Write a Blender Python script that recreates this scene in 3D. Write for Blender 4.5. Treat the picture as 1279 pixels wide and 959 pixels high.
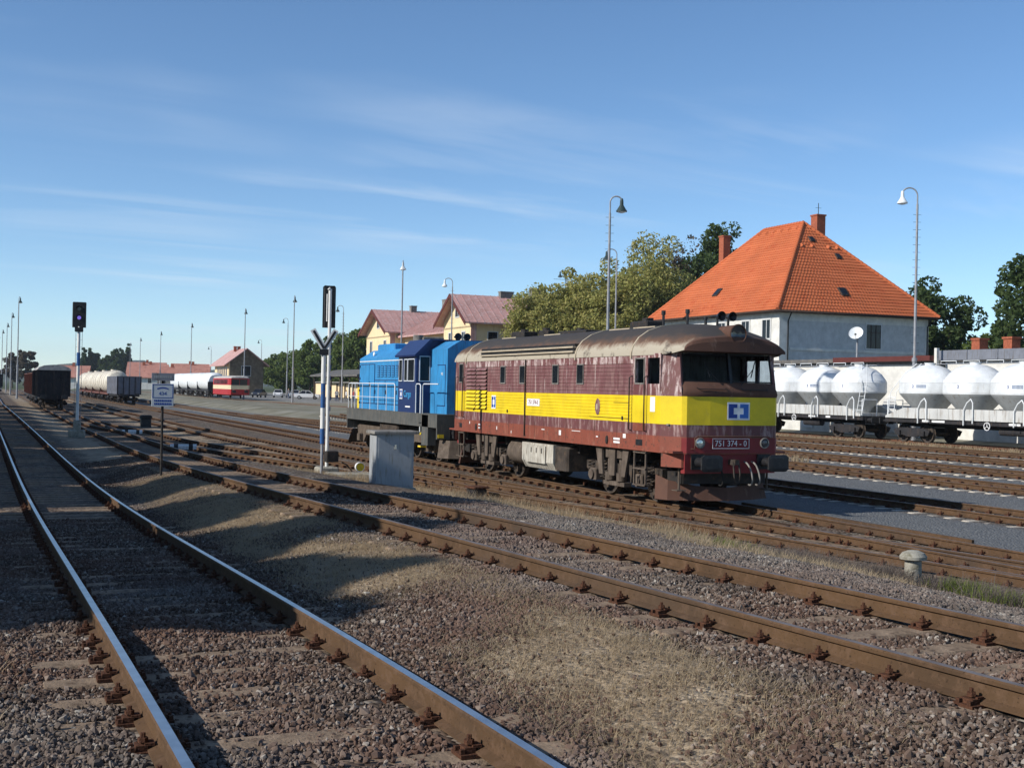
import bpy, math, random
import numpy as np
from mathutils import Matrix, Vector, Euler
from math import sin, cos, pi, radians, sqrt, hypot, exp, atan2
random.seed(7); rng = np.random.default_rng(7)
SC = bpy.context.scene
COL = SC.collection
for o in list(bpy.data.objects): bpy.data.objects.remove(o)

# ------------------------------------------------------------ camera
cam_d = bpy.data.cameras.new('camera'); cam = bpy.data.objects.new('camera', cam_d); COL.objects.link(cam)
cam_d.sensor_width = 36; cam_d.sensor_fit = 'HORIZONTAL'; cam_d.lens = 1534/1279*36
cam_d.clip_start = .1; cam_d.clip_end = 12000
CAMZ = 2.6
cam.matrix_world = Matrix.Translation((0, 0, CAMZ)) @ Matrix.Rotation(-radians(23.1055), 4, 'Z') @ Matrix.Rotation(radians(90.2666), 4, 'X') @ Matrix.Rotation(radians(1.15), 4, 'Z')
SC.camera = cam

# ------------------------------------------------------------ sky, sun, exposure
SUN_EL = 30.0
SD = Vector((.85, .04, -.50)).normalized()          # direction the light travels
w = bpy.data.worlds.new('World'); SC.world = w; w.use_nodes = True
nt = w.node_tree; nt.nodes.clear()
N = nt.nodes.new; L = nt.links.new
sky = N('ShaderNodeTexSky'); sky.sky_type = 'NISHITA'; sky.sun_disc = False
sky.sun_elevation = radians(SUN_EL); sky.sun_rotation = atan2(-SD.x, -SD.y)
sky.air_density = .72; sky.dust_density = .0; sky.ozone_density = 2.6; sky.altitude = 300
bg = N('ShaderNodeBackground'); bg.inputs[1].default_value = .142
wo = N('ShaderNodeOutputWorld')
tc = N('ShaderNodeTexCoord')
# thin cirrus: streaks stretched along one heading, on a flat layer overhead
sep = N('ShaderNodeSeparateXYZ'); L(tc.outputs['Generated'], sep.inputs[0])
mx = N('ShaderNodeMath'); mx.operation = 'MAXIMUM'; mx.inputs[1].default_value = .03; L(sep.outputs[2], mx.inputs[0])
ad = N('ShaderNodeMath'); ad.operation = 'ADD'; ad.inputs[1].default_value = .10; L(mx.outputs[0], ad.inputs[0])
dv = N('ShaderNodeVectorMath'); dv.operation = 'DIVIDE'; L(tc.outputs['Generated'], dv.inputs[0])
cb = N('ShaderNodeCombineXYZ')
for i in range(3): L(ad.outputs[0], cb.inputs[i])
L(cb.outputs[0], dv.inputs[1])
mp = N('ShaderNodeMapping'); mp.inputs['Rotation'].default_value = (0, 0, radians(-62)); mp.inputs['Scale'].default_value = (.35, 1.5, .0); mp.inputs['Location'].default_value = (2.2, .4, 0)
L(dv.outputs[0], mp.inputs[0])
n1 = N('ShaderNodeTexNoise'); n1.inputs['Scale'].default_value = 1.4; n1.inputs['Detail'].default_value = 7; n1.inputs['Roughness'].default_value = .58; n1.inputs['Distortion'].default_value = .7
L(mp.outputs[0], n1.inputs['Vector'])
mp2 = N('ShaderNodeMapping'); mp2.inputs['Scale'].default_value = (.5, .5, 0); mp2.inputs['Location'].default_value = (5.3, 1.7, 0); L(dv.outputs[0], mp2.inputs[0])
n2 = N('ShaderNodeTexNoise'); n2.inputs['Scale'].default_value = 1.2; n2.inputs['Detail'].default_value = 3; L(mp2.outputs[0], n2.inputs['Vector'])
r1 = N('ShaderNodeMapRange'); r1.inputs[1].default_value = .47; r1.inputs[2].default_value = .86; L(n1.outputs[0], r1.inputs[0])
r2 = N('ShaderNodeMapRange'); r2.inputs[1].default_value = .40; r2.inputs[2].default_value = .66; L(n2.outputs[0], r2.inputs[0])
ml = N('ShaderNodeMath'); ml.operation = 'MULTIPLY'; L(r1.outputs[0], ml.inputs[0]); L(r2.outputs[0], ml.inputs[1])
m2 = N('ShaderNodeMath'); m2.operation = 'MULTIPLY'; m2.inputs[1].default_value = .8; m2.use_clamp = True; L(ml.outputs[0], m2.inputs[0])
mixc = N('ShaderNodeMixRGB'); mixc.inputs[2].default_value = (5.4, 6.0, 6.6, 1)
hs = N('ShaderNodeHueSaturation'); hs.inputs['Saturation'].default_value = 1.08; L(sky.outputs[0], hs.inputs['Color'])
tn = N('ShaderNodeMixRGB'); tn.blend_type = 'MULTIPLY'; tn.inputs[0].default_value = 1; tn.inputs[2].default_value = (.97, 1.01, 1.0, 1); L(hs.outputs[0], tn.inputs[1])
L(m2.outputs[0], mixc.inputs[0]); L(tn.outputs[0], mixc.inputs[1])
L(mixc.outputs[0], bg.inputs[0]); L(bg.outputs[0], wo.inputs[0])
sun_d = bpy.data.lights.new('sun', 'SUN'); sun_d.energy = 5.0; sun_d.angle = radians(.5); sun_d.color = (1, .95, .87)
sun = bpy.data.objects.new('sun', sun_d); COL.objects.link(sun)
sun.rotation_euler = SD.to_track_quat('-Z', 'Y').to_euler()
SC.view_settings.view_transform = 'Standard'; SC.view_settings.look = 'None'; SC.view_settings.gamma = 1
SC.view_settings.use_curve_mapping = False; SC.view_settings.exposure = 0.12
SC.render.engine = 'CYCLES'

# ------------------------------------------------------------ helpers
class MB:
    def __init__(s): s.v = []; s.f = []; s.m = []; s.sm = []
    def add(s, vs, fs, m=0, smooth=False):
        b = len(s.v); s.v.extend([tuple(map(float, q)) for q in vs])
        for f in fs: s.f.append(tuple(b+i for i in f)); s.m.append(m); s.sm.append(smooth)
        return s
    def box(s, x0, x1, y0, y1, z0, z1, m=0, mat=None):
        vs = [(x0,y0,z0),(x1,y0,z0),(x1,y1,z0),(x0,y1,z0),(x0,y0,z1),(x1,y0,z1),(x1,y1,z1),(x0,y1,z1)]
        if mat is not None: vs = [mat @ Vector(q) for q in vs]
        return s.add(vs, [(0,3,2,1),(4,5,6,7),(0,1,5,4),(1,2,6,5),(2,3,7,6),(3,0,4,7)], m)
    def bbox(s, x0, x1, y0, y1, z0, z1, b=.02, m=0, mat=None):      # box with chamfered top and vertical edges
        lv = [(z0, 0), (z1-b, 0), (z1, b)]
        vs = []; fs = []
        for z, i in lv:
            a0, a1, c0, c1 = x0+i, x1-i, y0+i, y1-i
            vs += [(a0+b,c0,z),(a1-b,c0,z),(a1,c0+b,z),(a1,c1-b,z),(a1-b,c1,z),(a0+b,c1,z),(a0,c1-b,z),(a0,c0+b,z)]
        for k in range(2):
            for i in range(8): fs.append((k*8+i, k*8+(i+1)%8, k*8+8+(i+1)%8, k*8+8+i))
        fs.append(tuple(range(16, 24))); fs.append(tuple(range(7, -1, -1)))
        if mat is not None: vs = [mat @ Vector(q) for q in vs]
        return s.add(vs, fs, m)
    def cyl(s, p0, p1, r0, r1=None, n=10, m=0, caps=True, smooth=True):
        r1 = r0 if r1 is None else r1
        p0 = Vector(p0); p1 = Vector(p1); d = (p1-p0).normalized()
        u = d.orthogonal().normalized(); v = d.cross(u)
        vs = []
        for p, r in ((p0, r0), (p1, r1)):
            for i in range(n):
                a = 2*pi*i/n; vs.append(p+u*(r*cos(a))+v*(r*sin(a)))
        s.add(vs, [(i, (i+1) % n, n+(i+1) % n, n+i) for i in range(n)], m, smooth)
        if caps: s.add(vs, [tuple(range(n-1, -1, -1)), tuple(range(n, 2*n))], m)
        return s
    def tube(s, pts, r, n=6, m=0):
        P = [Vector(p) for p in pts]; vs = []
        rr = r if isinstance(r, (list, tuple)) else [r]*len(P)
        t0 = (P[1]-P[0]).normalized(); u = t0.orthogonal().normalized()
        for i, p in enumerate(P):
            t = (P[min(i+1, len(P)-1)]-P[max(i-1, 0)]).normalized()
            u = (u-t*u.dot(t)).normalized(); v = t.cross(u)
            for k in range(n):
                a = 2*pi*k/n; vs.append(p+u*(rr[i]*cos(a))+v*(rr[i]*sin(a)))
        fs = [(i*n+k, i*n+(k+1) % n, (i+1)*n+(k+1) % n, (i+1)*n+k) for i in range(len(P)-1) for k in range(n)]
        s.add(vs, fs, m, True); s.add(vs, [tuple(range(n-1, -1, -1)), tuple(range((len(P)-1)*n, len(P)*n))], m)
        return s
    def lathe(s, prof, c=(0,0,0), n=24, m=0, axis='z', sx=1, sy=1, mats=None, smooth=True):
        vs = []
        for r, z in prof:
            for k in range(n):
                a = 2*pi*k/n; x, y = r*cos(a)*sx, r*sin(a)*sy
                q = (x, y, z) if axis == 'z' else ((x, z, y) if axis == 'y' else (z, x, y))
                vs.append((c[0]+q[0], c[1]+q[1], c[2]+q[2]))
        for i in range(len(prof)-1):
            fs = [(i*n+k, i*n+(k+1) % n, (i+1)*n+(k+1) % n, (i+1)*n+k) for k in range(n)]
            b = len(s.v)
            s.add([vs[j] for j in range(i*n, (i+2)*n)], [tuple(j-i*n for j in f) for f in fs], mats[i] if mats else m, smooth)
        return s
    def prism(s, poly, a0, a1, axis='x', m=0):
        n = len(poly)
        def P(a, q): return (a, q[0], q[1]) if axis == 'x' else ((q[0], a, q[1]) if axis == 'y' else (q[0], q[1], a))
        vs = [P(a0, q) for q in poly]+[P(a1, q) for q in poly]
        return s.add(vs, [(i, (i+1) % n, n+(i+1) % n, n+i) for i in range(n)]+[tuple(range(n-1, -1, -1)), tuple(range(n, 2*n))], m)
    def loft(s, secs, m=0, caps=True, smooth=False, closed=True, mats=None):
        n = len(secs[0]); vs = [q for sc in secs for q in sc]; K = n if closed else n-1
        for k in range(K):
            s.add([], []); b = len(s.v)
        b = len(s.v); s.v.extend([tuple(map(float, q)) for q in vs])
        for i in range(len(secs)-1):
            for k in range(K):
                s.f.append((b+i*n+k, b+i*n+(k+1) % n, b+(i+1)*n+(k+1) % n, b+(i+1)*n+k)); s.m.append(mats[k] if mats else m); s.sm.append(smooth)
        if caps: s.add(secs[0], [tuple(range(n-1, -1, -1))], m); s.add(secs[-1], [tuple(range(n))], m)
        return s
    def mesh(s, name, mats):
        me = bpy.data.meshes.new(name); me.from_pydata(s.v, [], s.f)
        for x in (mats if isinstance(mats, (list, tuple)) else [mats]): me.materials.append(x)
        me.polygons.foreach_set('material_index', s.m); me.polygons.foreach_set('use_smooth', s.sm); me.update()
        import bmesh
        bm = bmesh.new(); bm.from_mesh(me); bmesh.ops.recalc_face_normals(bm, faces=bm.faces) if len(s.f) < 30000 else None
        bm.to_mesh(me); bm.free()
        return me
    def build(s, name, mats, parent=None, loc=None, label=None, cat=None, group=None, kind=None):
        o = bpy.data.objects.new(name, s.mesh(name, mats)); COL.objects.link(o)
        if parent: o.parent = parent
        if loc is not None: o.location = loc
        return tag(o, label, cat, group, kind)
def tag(o, label=None, cat=None, group=None, kind=None):
    if label: o['label'] = label
    if cat: o['category'] = cat
    if group: o['group'] = group
    if kind: o['kind'] = kind
    return o
def thing(name, label, cat, loc=(0,0,0), rz=0, group=None):
    o = bpy.data.objects.new(name, None); COL.objects.link(o); o.location = loc; o.rotation_euler = (0,0,rz); o.empty_display_size = .3
    return tag(o, label, cat, group)
KIDS = {}
def copy_tree(o, parent=None, label=None):
    c = o.copy(); COL.objects.link(c); c.parent = parent
    if label: c['label'] = label
    for ch in o.children: copy_tree(ch, c)
    return c
def inst(o, parent, loc=None, rz=0, M=None):
    c = o.copy(); COL.objects.link(c); c.parent = parent
    if M is not None: c.matrix_basis = M
    else:
        if loc is not None: c.location = loc
        c.rotation_euler = (0, 0, rz)
    return c

# ------------------------------------------------------------ materials
MT = {}
def nodes(name):
    m = bpy.data.materials.new(name); m.use_nodes = True; t = m.node_tree; t.nodes.clear()
    out = t.nodes.new('ShaderNodeOutputMaterial'); b = t.nodes.new('ShaderNodeBsdfPrincipled'); t.links.new(b.outputs[0], out.inputs[0])
    MT[name] = m
    return m, t, b
def noise(t, vec, scale, detail=4, rough=.55, dist=0):
    n = t.nodes.new('ShaderNodeTexNoise'); n.inputs['Scale'].default_value = scale; n.inputs['Detail'].default_value = detail; n.inputs['Roughness'].default_value = rough; n.inputs['Distortion'].default_value = dist
    t.links.new(vec, n.inputs['Vector']); return n.outputs[0]
def rng_(t, v, a, b, c=0., d=1.):
    r = t.nodes.new('ShaderNodeMapRange'); r.inputs[1].default_value = a; r.inputs[2].default_value = b; r.inputs[3].default_value = c; r.inputs[4].default_value = d
    t.links.new(v, r.inputs[0]); return r.outputs[0]
def mix(t, fac, c1, c2, typ='MIX'):
    x = t.nodes.new('ShaderNodeMixRGB'); x.blend_type = typ
    for i, c in ((0, fac), (1, c1), (2, c2)):
        if isinstance(c, (int, float)): x.inputs[i].default_value = c
        elif isinstance(c, tuple): x.inputs[i].default_value = c+(1,) if len(c) == 3 else c
        else: t.links.new(c, x.inputs[i])
    return x.outputs[0]
def math_(t, op, a, b=0., clamp=False):
    x = t.nodes.new('ShaderNodeMath'); x.operation = op; x.use_clamp = clamp
    for i, c in ((0, a), (1, b)):
        if isinstance(c, (int, float)): x.inputs[i].default_value = c
        else: t.links.new(c, x.inputs[i])
    return x.outputs[0]
def objvec(t, scale=(1,1,1)):
    c = t.nodes.new('ShaderNodeTexCoord'); m = t.nodes.new('ShaderNodeMapping'); m.inputs['Scale'].default_value = scale
    t.links.new(c.outputs['Object'], m.inputs[0]); return m.outputs[0]
def posvec(t):
    return t.nodes.new('ShaderNodeNewGeometry').outputs['Position']
def bump(t, b, h, strength=.3, dist=.02):
    n = t.nodes.new('ShaderNodeBump'); n.inputs['Strength'].default_value = strength; n.inputs['Distance'].default_value = dist
    t.links.new(h, n.inputs['Height']); t.links.new(n.outputs[0], b.inputs['Normal'])
def setp(t, b, col=None, rough=None, metal=None, spec=None):
    for k, v in (('Base Color', col), ('Roughness', rough), ('Metallic', metal), ('Specular IOR Level', spec)):
        if v is None: continue
        if isinstance(v, (int, float)): b.inputs[k].default_value = v
        elif isinstance(v, tuple): b.inputs[k].default_value = v+(1,) if len(v) == 3 else v
        else: t.links.new(v, b.inputs[k])
def plain(name, col, rough=.7, metal=0, var=.25, scale=4, dirt=None, dirt_amt=.5, streak=False, bmp=0, bscale=30, spec=.3, world=False):
    m, t, b = nodes(name)
    v = posvec(t) if world else objvec(t)
    n = noise(t, v, scale, 5)
    c = mix(t, rng_(t, n, .3, .7), tuple(x*(1-var) for x in col), tuple(min(1, x*(1+var)) for x in col))
    if dirt:
        vv = objvec(t, (3, 3, .35)) if streak else v
        n2 = noise(t, vv, scale*1.7+.37, 6, .65)
        c = mix(t, rng_(t, n2, .62-dirt_amt*.22, .78-dirt_amt*.2), c, dirt)
    setp(t, b, c, rough, metal, spec)
    if bmp: bump(t, b, noise(t, v, bscale, 5), bmp)
    return m
RUST = (.16, .062, .03)
def rusty(name, c1, c2, c3):
    m, t, b = nodes(name); v = posvec(t)
    c = mix(t, rng_(t, noise(t, v, 1.3, 5), .35, .65), c1, c2)
    c = mix(t, rng_(t, noise(t, v, 9, 6, .7), .48, .66), c, c3)
    c = mix(t, rng_(t, noise(t, v, 42, 4, .7), .58, .70), c, tuple(x*.45 for x in c1))
    c = mix(t, rng_(t, noise(t, v, .35, 3), .55, .7, 0, .6), c, (.055, .042, .034))
    setp(t, b, c, .85, 0, .18); bump(t, b, noise(t, v, 70, 5, .7), .45, .004)
rusty('rail_rust', (.070, .042, .024), (.100, .057, .029), (.118, .070, .042))
rusty('rail_rust_red', (.12, .052, .030), (.15, .066, .036), (.16, .085, .05))
m, t, b = nodes('rail_polished'); v = objvec(t, (1, 1, 1)); c = mix(t, rng_(t, noise(t, v, 6, 4), .35, .65), (.30, .33, .38), (.42, .45, .50)); setp(t, b, c, .30, .9)
m, t, b = nodes('rail_dull_top'); v = objvec(t); c = mix(t, rng_(t, noise(t, v, 5, 5), .35, .65), (.12, .085, .065), (.19, .16, .145)); setp(t, b, c, .55, .3)
plain('fastening_rust', (.085, .038, .022), .9, 0, .4, 20, (.05, .024, .016), .6, bmp=.5, bscale=90, spec=.15)
plain('sleeper_wood', (.23, .17, .12), .92, 0, .35, 5, (.10, .07, .05), .5, bmp=.5, bscale=40, spec=.1)
plain('sleeper_concrete', (.42, .38, .32), .9, 0, .2, 6, (.24, .20, .16), .4, bmp=.4, bscale=40, spec=.15)
plain('dark_steel', (.022, .02, .019), .7, 0, .4, 5, (.06, .04, .028), .5, bmp=.2)
plain('bogie_dirt', (.055, .046, .04), .9, 0, .45, 4, (.10, .072, .052), .55, bmp=.4, bscale=25, spec=.1)
plain('bogie_dust', (.115, .092, .074), .9, 0, .3, 4, (.07, .052, .042), .55, True, bmp=.3, bscale=25, spec=.1)
plain('black_paint', (.012, .012, .014), .5, 0, .3, 6, (.04, .038, .036), .4, spec=.4)
plain('concrete', (.30, .285, .24), .9, 0, .25, 5, (.15, .14, .10), .6, bmp=.3, bscale=40, spec=.15)
plain('white_paint', (.70, .70, .68), .6, 0, .08, 4, (.42, .38, .33), .35, True)
plain('zinc_pole', (.27, .28, .30), .55, .2, .2, 3, (.25, .2, .16), .4, True)
plain('lamp_enamel', (.03, .05, .05), .5, 0, .2, 4)
plain('lamp_white', (.72, .74, .74), .4, 0, .05, 4)
plain('blue_paint', (.03, .10, .27), .5, 0, .15, 4, (.1, .12, .16), .35)
# old diesel: faded, peeled paints
def weathered(name, base, faded, rust, fade_lo, rust_lo, rough=.62, bmp=.12, ribz=False):
    m, t, b = nodes(name)
    v = objvec(t); vs = objvec(t, (1.2, 1.2, .28))
    a = noise(t, v, 1.6, 6, .62); a2 = noise(t, vs, 5.0, 6, .68, .4); a3 = noise(t, v, 11, 6, .7)
    c = mix(t, rng_(t, a, .3, .7), tuple(x*.82 for x in base), tuple(x*1.15 for x in base))
    c = mix(t, rng_(t, a2, fade_lo, fade_lo+.14), c, faded)
    c = mix(t, rng_(t, a3, rust_lo, rust_lo+.1), c, rust)
    setp(t, b, c, rough, 0, .35); bump(t, b, a3, bmp, .01)
    return m
weathered('loco_maroon', (.155, .064, .066), (.225, .130, .122), (.095, .052, .042), .46, .60)
weathered('loco_maroon_peeled', (.13, .046, .047), (.34, .235, .22), (.11, .05, .034), .50, .56)
weathered('loco_flaked', (.15, .06, .06), (.52, .42, .40), (.12, .05, .03), .46, .55)
weathered('loco_yellow', (.70, .525, .014), (.58, .44, .05), (.26, .16, .04), .58, .70, .55)
weathered('loco_frame_red', (.21, .056, .034), (.28, .12, .08), (.075, .042, .030), .55, .555)
weathered('loco_front_red', (.20, .022, .024), (.16, .05, .04), (.06, .03, .022), .60, .62)
weathered('loco_rust', (.095, .046, .031), (.20, .13, .10), (.05, .03, .022), .60, .58, .85, .3)
weathered('loco_beige', (.40, .34, .25), (.30, .22, .15), (.13, .06, .035), .58, .66, .75)
m, t, b = nodes('loco_roof')      # beige cove sooted to brown-black on the crown
v = objvec(t); s = t.nodes.new('ShaderNodeSeparateXYZ'); t.links.new(v, s.inputs[0])
zz = math_(t, 'ADD', s.outputs[2], math_(t, 'MULTIPLY', math_(t, 'SUBTRACT', noise(t, objvec(t, (1, 1, .5)), 3.5, 6, .65), .5), .42))
c = mix(t, rng_(t, zz, 3.66, 3.80), (.38, .34, .27), (.14, .078, .05))
c = mix(t, rng_(t, zz, 3.76, 3.95), c, (.05, .045, .043))
c = mix(t, rng_(t, noise(t, v, 2.3, 6, .7), .55, .7), c, (.078, .06, .05))
setp(t, b, c, .8, 0, .2); bump(t, b, noise(t, v, 9, 4), .15, .01)
plain('loco_tank_grey', (.42, .40, .35), .85, 0, .25, 3, (.16, .12, .085), .6, True, bmp=.2, spec=.15)
plain('grey_dirty', (.20, .19, .175), .85, 0, .3, 3, (.09, .07, .055), .5, True, bmp=.2, spec=.15)
plain('rubber', (.012, .012, .012), .8)
# blue diesel
plain('cargo_blue', (.035, .235, .50), .5, 0, .14, 2, (.04, .13, .27), .5, True, spec=.35)
plain('cargo_navy', (.012, .028, .105), .42, 0, .12, 3, (.02, .04, .11), .3, spec=.4)
plain('blue_frame_grey', (.075, .078, .075), .75, 0, .2, 3, (.13, .115, .095), .5, True)
plain('handrail_white', (.62, .66, .70), .5, 0, .08, 3)
plain('logo_white', (.75, .75, .74), .6, 0, .05, 6)
plain('logo_blue', (.012, .045, .25), .5, 0, .08, 6)
plain('logo_cyan', (.05, .33, .62), .5, 0, .08, 6)
plain('plate_red', (.17, .012, .018), .55, 0, .12, 6)
plain('warn_yellow', (.70, .52, .03), .6, 0, .15, 8, (.2, .15, .05), .3)
plain('logo_mid', (.03, .12, .40), .5, 0, .08, 6)
m, t, b = nodes('glass_dark'); setp(t, b, (.010, .013, .018), .08, 0, .3)
m, t, b = nodes('glass_clear'); setp(t, b, (.34, .42, .50), .03); b.inputs['Transmission Weight'].default_value = 1; b.inputs['IOR'].default_value = 1.02; b.inputs['Specular IOR Level'].default_value = .5
m, t, b = nodes('lens'); setp(t, b, (.75, .75, .68), .15, .6)
m, t, b = nodes('lens_dark'); setp(t, b, (.05, .05, .055), .12, 0, .6)
m, t, b = nodes('signal_violet'); setp(t, b, (.25, .1, .7), .2); b.inputs['Emission Color'].default_value = (.3, .22, 1, 1); b.inputs['Emission Strength'].default_value = .5
# wagons
weathered('silo_white', (.68, .70, .705), (.52, .505, .47), (.44, .41, .36), .60, .68, .45, .04)
plain('silo_cone_shade', (.36, .375, .375), .55, 0, .10, 1.5, (.26, .24, .21), .4, True, spec=.3)  # lower silo cones: shade of their undersides put into the colour
plain('wagon_brown', (.12, .042, .03), .8, 0, .3, 2, (.07, .045, .035), .5, True)
plain('wagon_dark', (.022, .021, .023), .8, 0, .3, 2, (.07, .05, .04), .4, True)
plain('wagon_blue_grey', (.16, .17, .20), .8, 0, .2, 2, (.10, .07, .055), .4, True)
plain('tank_cream', (.62, .57, .47), .6, 0, .12, 1, (.30, .24, .18), .5, True)
plain('railcar_red', (.38, .022, .025), .45, 0, .1, 2, (.2, .03, .03), .3)
plain('railcar_cream', (.68, .58, .38), .5, 0, .08, 2)
plain('railcar_roof', (.42, .40, .37), .8, 0, .2, 2, (.2, .17, .15), .4)
plain('cabinet_grey', (.30, .315, .33), .6, 0, .10, 3, (.20, .18, .15), .4, True, bmp=.05)
plain('sign_grey', (.42, .46, .50), .6, 0, .06, 5)
# buildings
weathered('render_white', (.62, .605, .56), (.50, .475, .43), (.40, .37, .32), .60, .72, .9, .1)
weathered('render_shaded', (.50, .50, .495), (.41, .405, .39), (.27, .26, .25), .56, .70, .9, .1)  # shade of the sunless end wall painted in as a darker grey
plain('render_grey_dark', (.20, .21, .235), .9, 0, .08, .7, (.26, .26, .27), .3, True, spec=.1)
plain('render_cream', (.72, .56, .34), .9, 0, .07, .8, (.55, .42, .26), .3, True, bmp=.15, bscale=12, spec=.1)
plain('render_ochre', (.40, .32, .20), .9, 0, .15, .9, (.25, .20, .14), .5, True, bmp=.2, bscale=8, spec=.1)
plain('stone_dark', (.17, .13, .085), .9, 0, .35, 1.6, (.10, .08, .06), .5, bmp=.4, bscale=4, spec=.1)
plain('roof_tile_orange', (.46, .125, .048), .8, 0, .12, .5, (.40, .085, .03), .45, spec=.2)
plain('roof_tile_b', (.45, .12, .046), .8, 0, .12, .5, spec=.2)
plain('roof_tile_c', (.475, .13, .05), .8, 0, .12, .5, spec=.2)
plain('roof_old_red', (.44, .25, .225), .8, 0, .18, .6, (.52, .42, .40), .5, True, spec=.2)
plain('roof_dull_red', (.40, .19, .145), .85, 0, .2, .25, (.30, .13, .10), .5, spec=.15)
plain('eave_maroon', (.10, .025, .02), .7, 0, .15, 2)
plain('brick', (.33, .10, .055), .9, 0, .3, 9, (.22, .08, .05), .5, bmp=.3, bscale=25, spec=.1)
plain('sheet_grey', (.19, .20, .23), .6, .2, .15, 2, (.12, .11, .10), .4, True)
plain('roof_felt', (.12, .115, .11), .9, 0, .2, 1.5, (.2, .18, .15), .4, spec=.1)
plain('sill_grey', (.50, .50, .48), .6, 0, .12, 1.2, (.26, .22, .18), .5, True)
plain('window_frame', (.55, .55, .54), .6, 0, .05, 4)
plain('wood_dark', (.05, .033, .025), .8, 0, .3, 4)
# foliage
def leaf(name, c1, c2, c3):
    m, t, b = nodes(name)
    g = t.nodes.new('ShaderNodeNewGeometry')
    r = t.nodes.new('ShaderNodeValToRGB'); e = r.color_ramp.elements
    e[0].color = c1+(1,); e[1].color = c3+(1,); x = e.new(.5); x.color = c2+(1,)
    n = noise(t, g.outputs['Position'], .45, 4)
    f = math_(t, 'ADD', math_(t, 'MULTIPLY', g.outputs['Random Per Island'], .55), math_(t, 'MULTIPLY', n, .55))
    t.links.new(f, r.inputs[0])
    setp(t, b, r.outputs[0], .65, 0, .25)
    tr = t.nodes.new('ShaderNodeBsdfTranslucent'); t.links.new(r.outputs[0], tr.inputs[0])
    ms = t.nodes.new('ShaderNodeMixShader'); ms.inputs[0].default_value = .45
    t.links.new(b.outputs[0], ms.inputs[1]); t.links.new(tr.outputs[0], ms.inputs[2])
    t.links.new(ms.outputs[0], [q for q in t.nodes if q.type == 'OUTPUT_MATERIAL'][0].inputs[0])
leaf('leaf_autumn', (.19, .215, .06), (.33, .325, .10), (.46, .385, .145))
leaf('leaf_green', (.05, .085, .02), (.11, .16, .04), (.19, .225, .06))
leaf('leaf_dark', (.032, .055, .018), (.062, .098, .030), (.10, .14, .042))
leaf('leaf_brownish', (.06, .05, .035), (.10, .08, .055), (.14, .12, .08))
leaf('grass_dry', (.29, .205, .125), (.41, .315, .20), (.52, .42, .28))
leaf('grass_grey', (.12, .09, .075), (.19, .15, .125), (.26, .22, .17))
leaf('grass_green', (.09, .13, .02), (.16, .21, .035), (.26, .27, .07))
plain('bark', (.075, .058, .042), .9, 0, .3, 6, bmp=.5, bscale=20, spec=.1)
for n_, c_ in (('cloth_navy', (.03, .04, .10)), ('cloth_white', (.6, .58, .55)), ('cloth_red', (.35, .05, .05)), ('cloth_denim', (.06, .09, .17)), ('cloth_grey', (.15, .15, .16)), ('skin', (.45, .26, .18)), ('hair', (.03, .02, .015)),
               ('car_white', (.72, .72, .72)), ('car_dark', (.02, .025, .04)), ('car_silver', (.35, .37, .4))):
    plain(n_, c_, .35 if 'car' in n_ else .85, 0, .06, 5, spec=.5 if 'car' in n_ else .2)
# ------------------------------------------------------------ terrain and tracks
def sm(x, a, b):
    t = np.clip((np.asarray(x, float)-a)/(b-a), 0, 1); return t*t*(3-2*t)
def zA(Y): return .228+.7737*np.exp(-(np.maximum(Y, 0)/19.12)**2)
def zB(Y): return .066+1.018*np.exp(-(np.maximum(Y, 0)/37.96)**2)
def zr(X, Y):
    X = np.asarray(X, float); Y = np.asarray(Y, float)
    a, b = zA(Y), zB(Y)
    z = a+(b-a)*sm(X, 2.5, 4.3)
    xe = np.clip(np.interp(Y, [4, 10, 14, 20, 26, 32, 40, 46, 55, 63, 75, 92], [15.55, 15.25, 14.8, 13.92, 13.05, 12.0, 10.6, 9.4, 8.1, 7.6, 7.6, 7.6])-1.35, 7.9, 13.2)
    x0 = np.minimum(7.0, xe-1.2)
    z = z*(1-sm((X-x0)/(xe-x0), 0, 1))
    z = z+np.interp(X, [22, 27.4, 31.5, 36, 40.5, 47, 50], [0, .1, .2, .28, .3, .3, .5])*(1-sm(Y, 85, 105))+sm(Y, 85, 105)*.5*sm(X, 22, 26)
    return z
GDROP = .175
def axis(parts):
    out = []
    for a, b, st in parts:
        n = max(1, int(round((b-a)/st))); out += list(np.linspace(a, b, n, endpoint=False))
    return np.array(out+[parts[-1][1]])
gx = axis([(-3300,-1000,500),(-1000,-200,160),(-200,-40,20),(-40,-6,2),(-6,27,.25),(27,60,1),(60,200,14),(200,1000,160),(1000,3300,500)])
gy = axis([(-200,-20,45),(-20,3,1.5),(3,40,.3),(40,110,1),(110,400,10),(400,1500,110),(1500,3600,500)])
GX, GY = np.meshgrid(gx, gy)
def gnoise(X, Y):
    return .018*np.sin(X*1.7+.6*np.sin(Y*1.1))*np.sin(Y*1.3+1.1*np.sin(X*.7))+.012*np.sin(X*4.1+2*np.sin(Y*2.3))*np.sin(Y*3.7)
TRACK_CENTRES = {}
def zground(X, Y):
    z = zr(X, Y)-GDROP+gnoise(X, Y)*(np.asarray(X) < 60)
    # cess between the two near tracks lies a little lower than the sleepers
    z = z-.0*np.asarray(X)
    return z
GZ = zground(GX, GY)
ny, nx = GX.shape
vs = np.stack([GX.ravel(), GY.ravel(), GZ.ravel()], -1)
idx = np.arange(nx*ny).reshape(ny, nx)
fs = np.stack([idx[:-1,:-1].ravel(), idx[:-1,1:].ravel(), idx[1:,1:].ravel(), idx[1:,:-1].ravel()], -1)
me = bpy.data.meshes.new('ground'); me.from_pydata(vs.tolist(), [], fs.tolist()); me.polygons.foreach_set('use_smooth', [True]*len(fs)); me.update()

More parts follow.
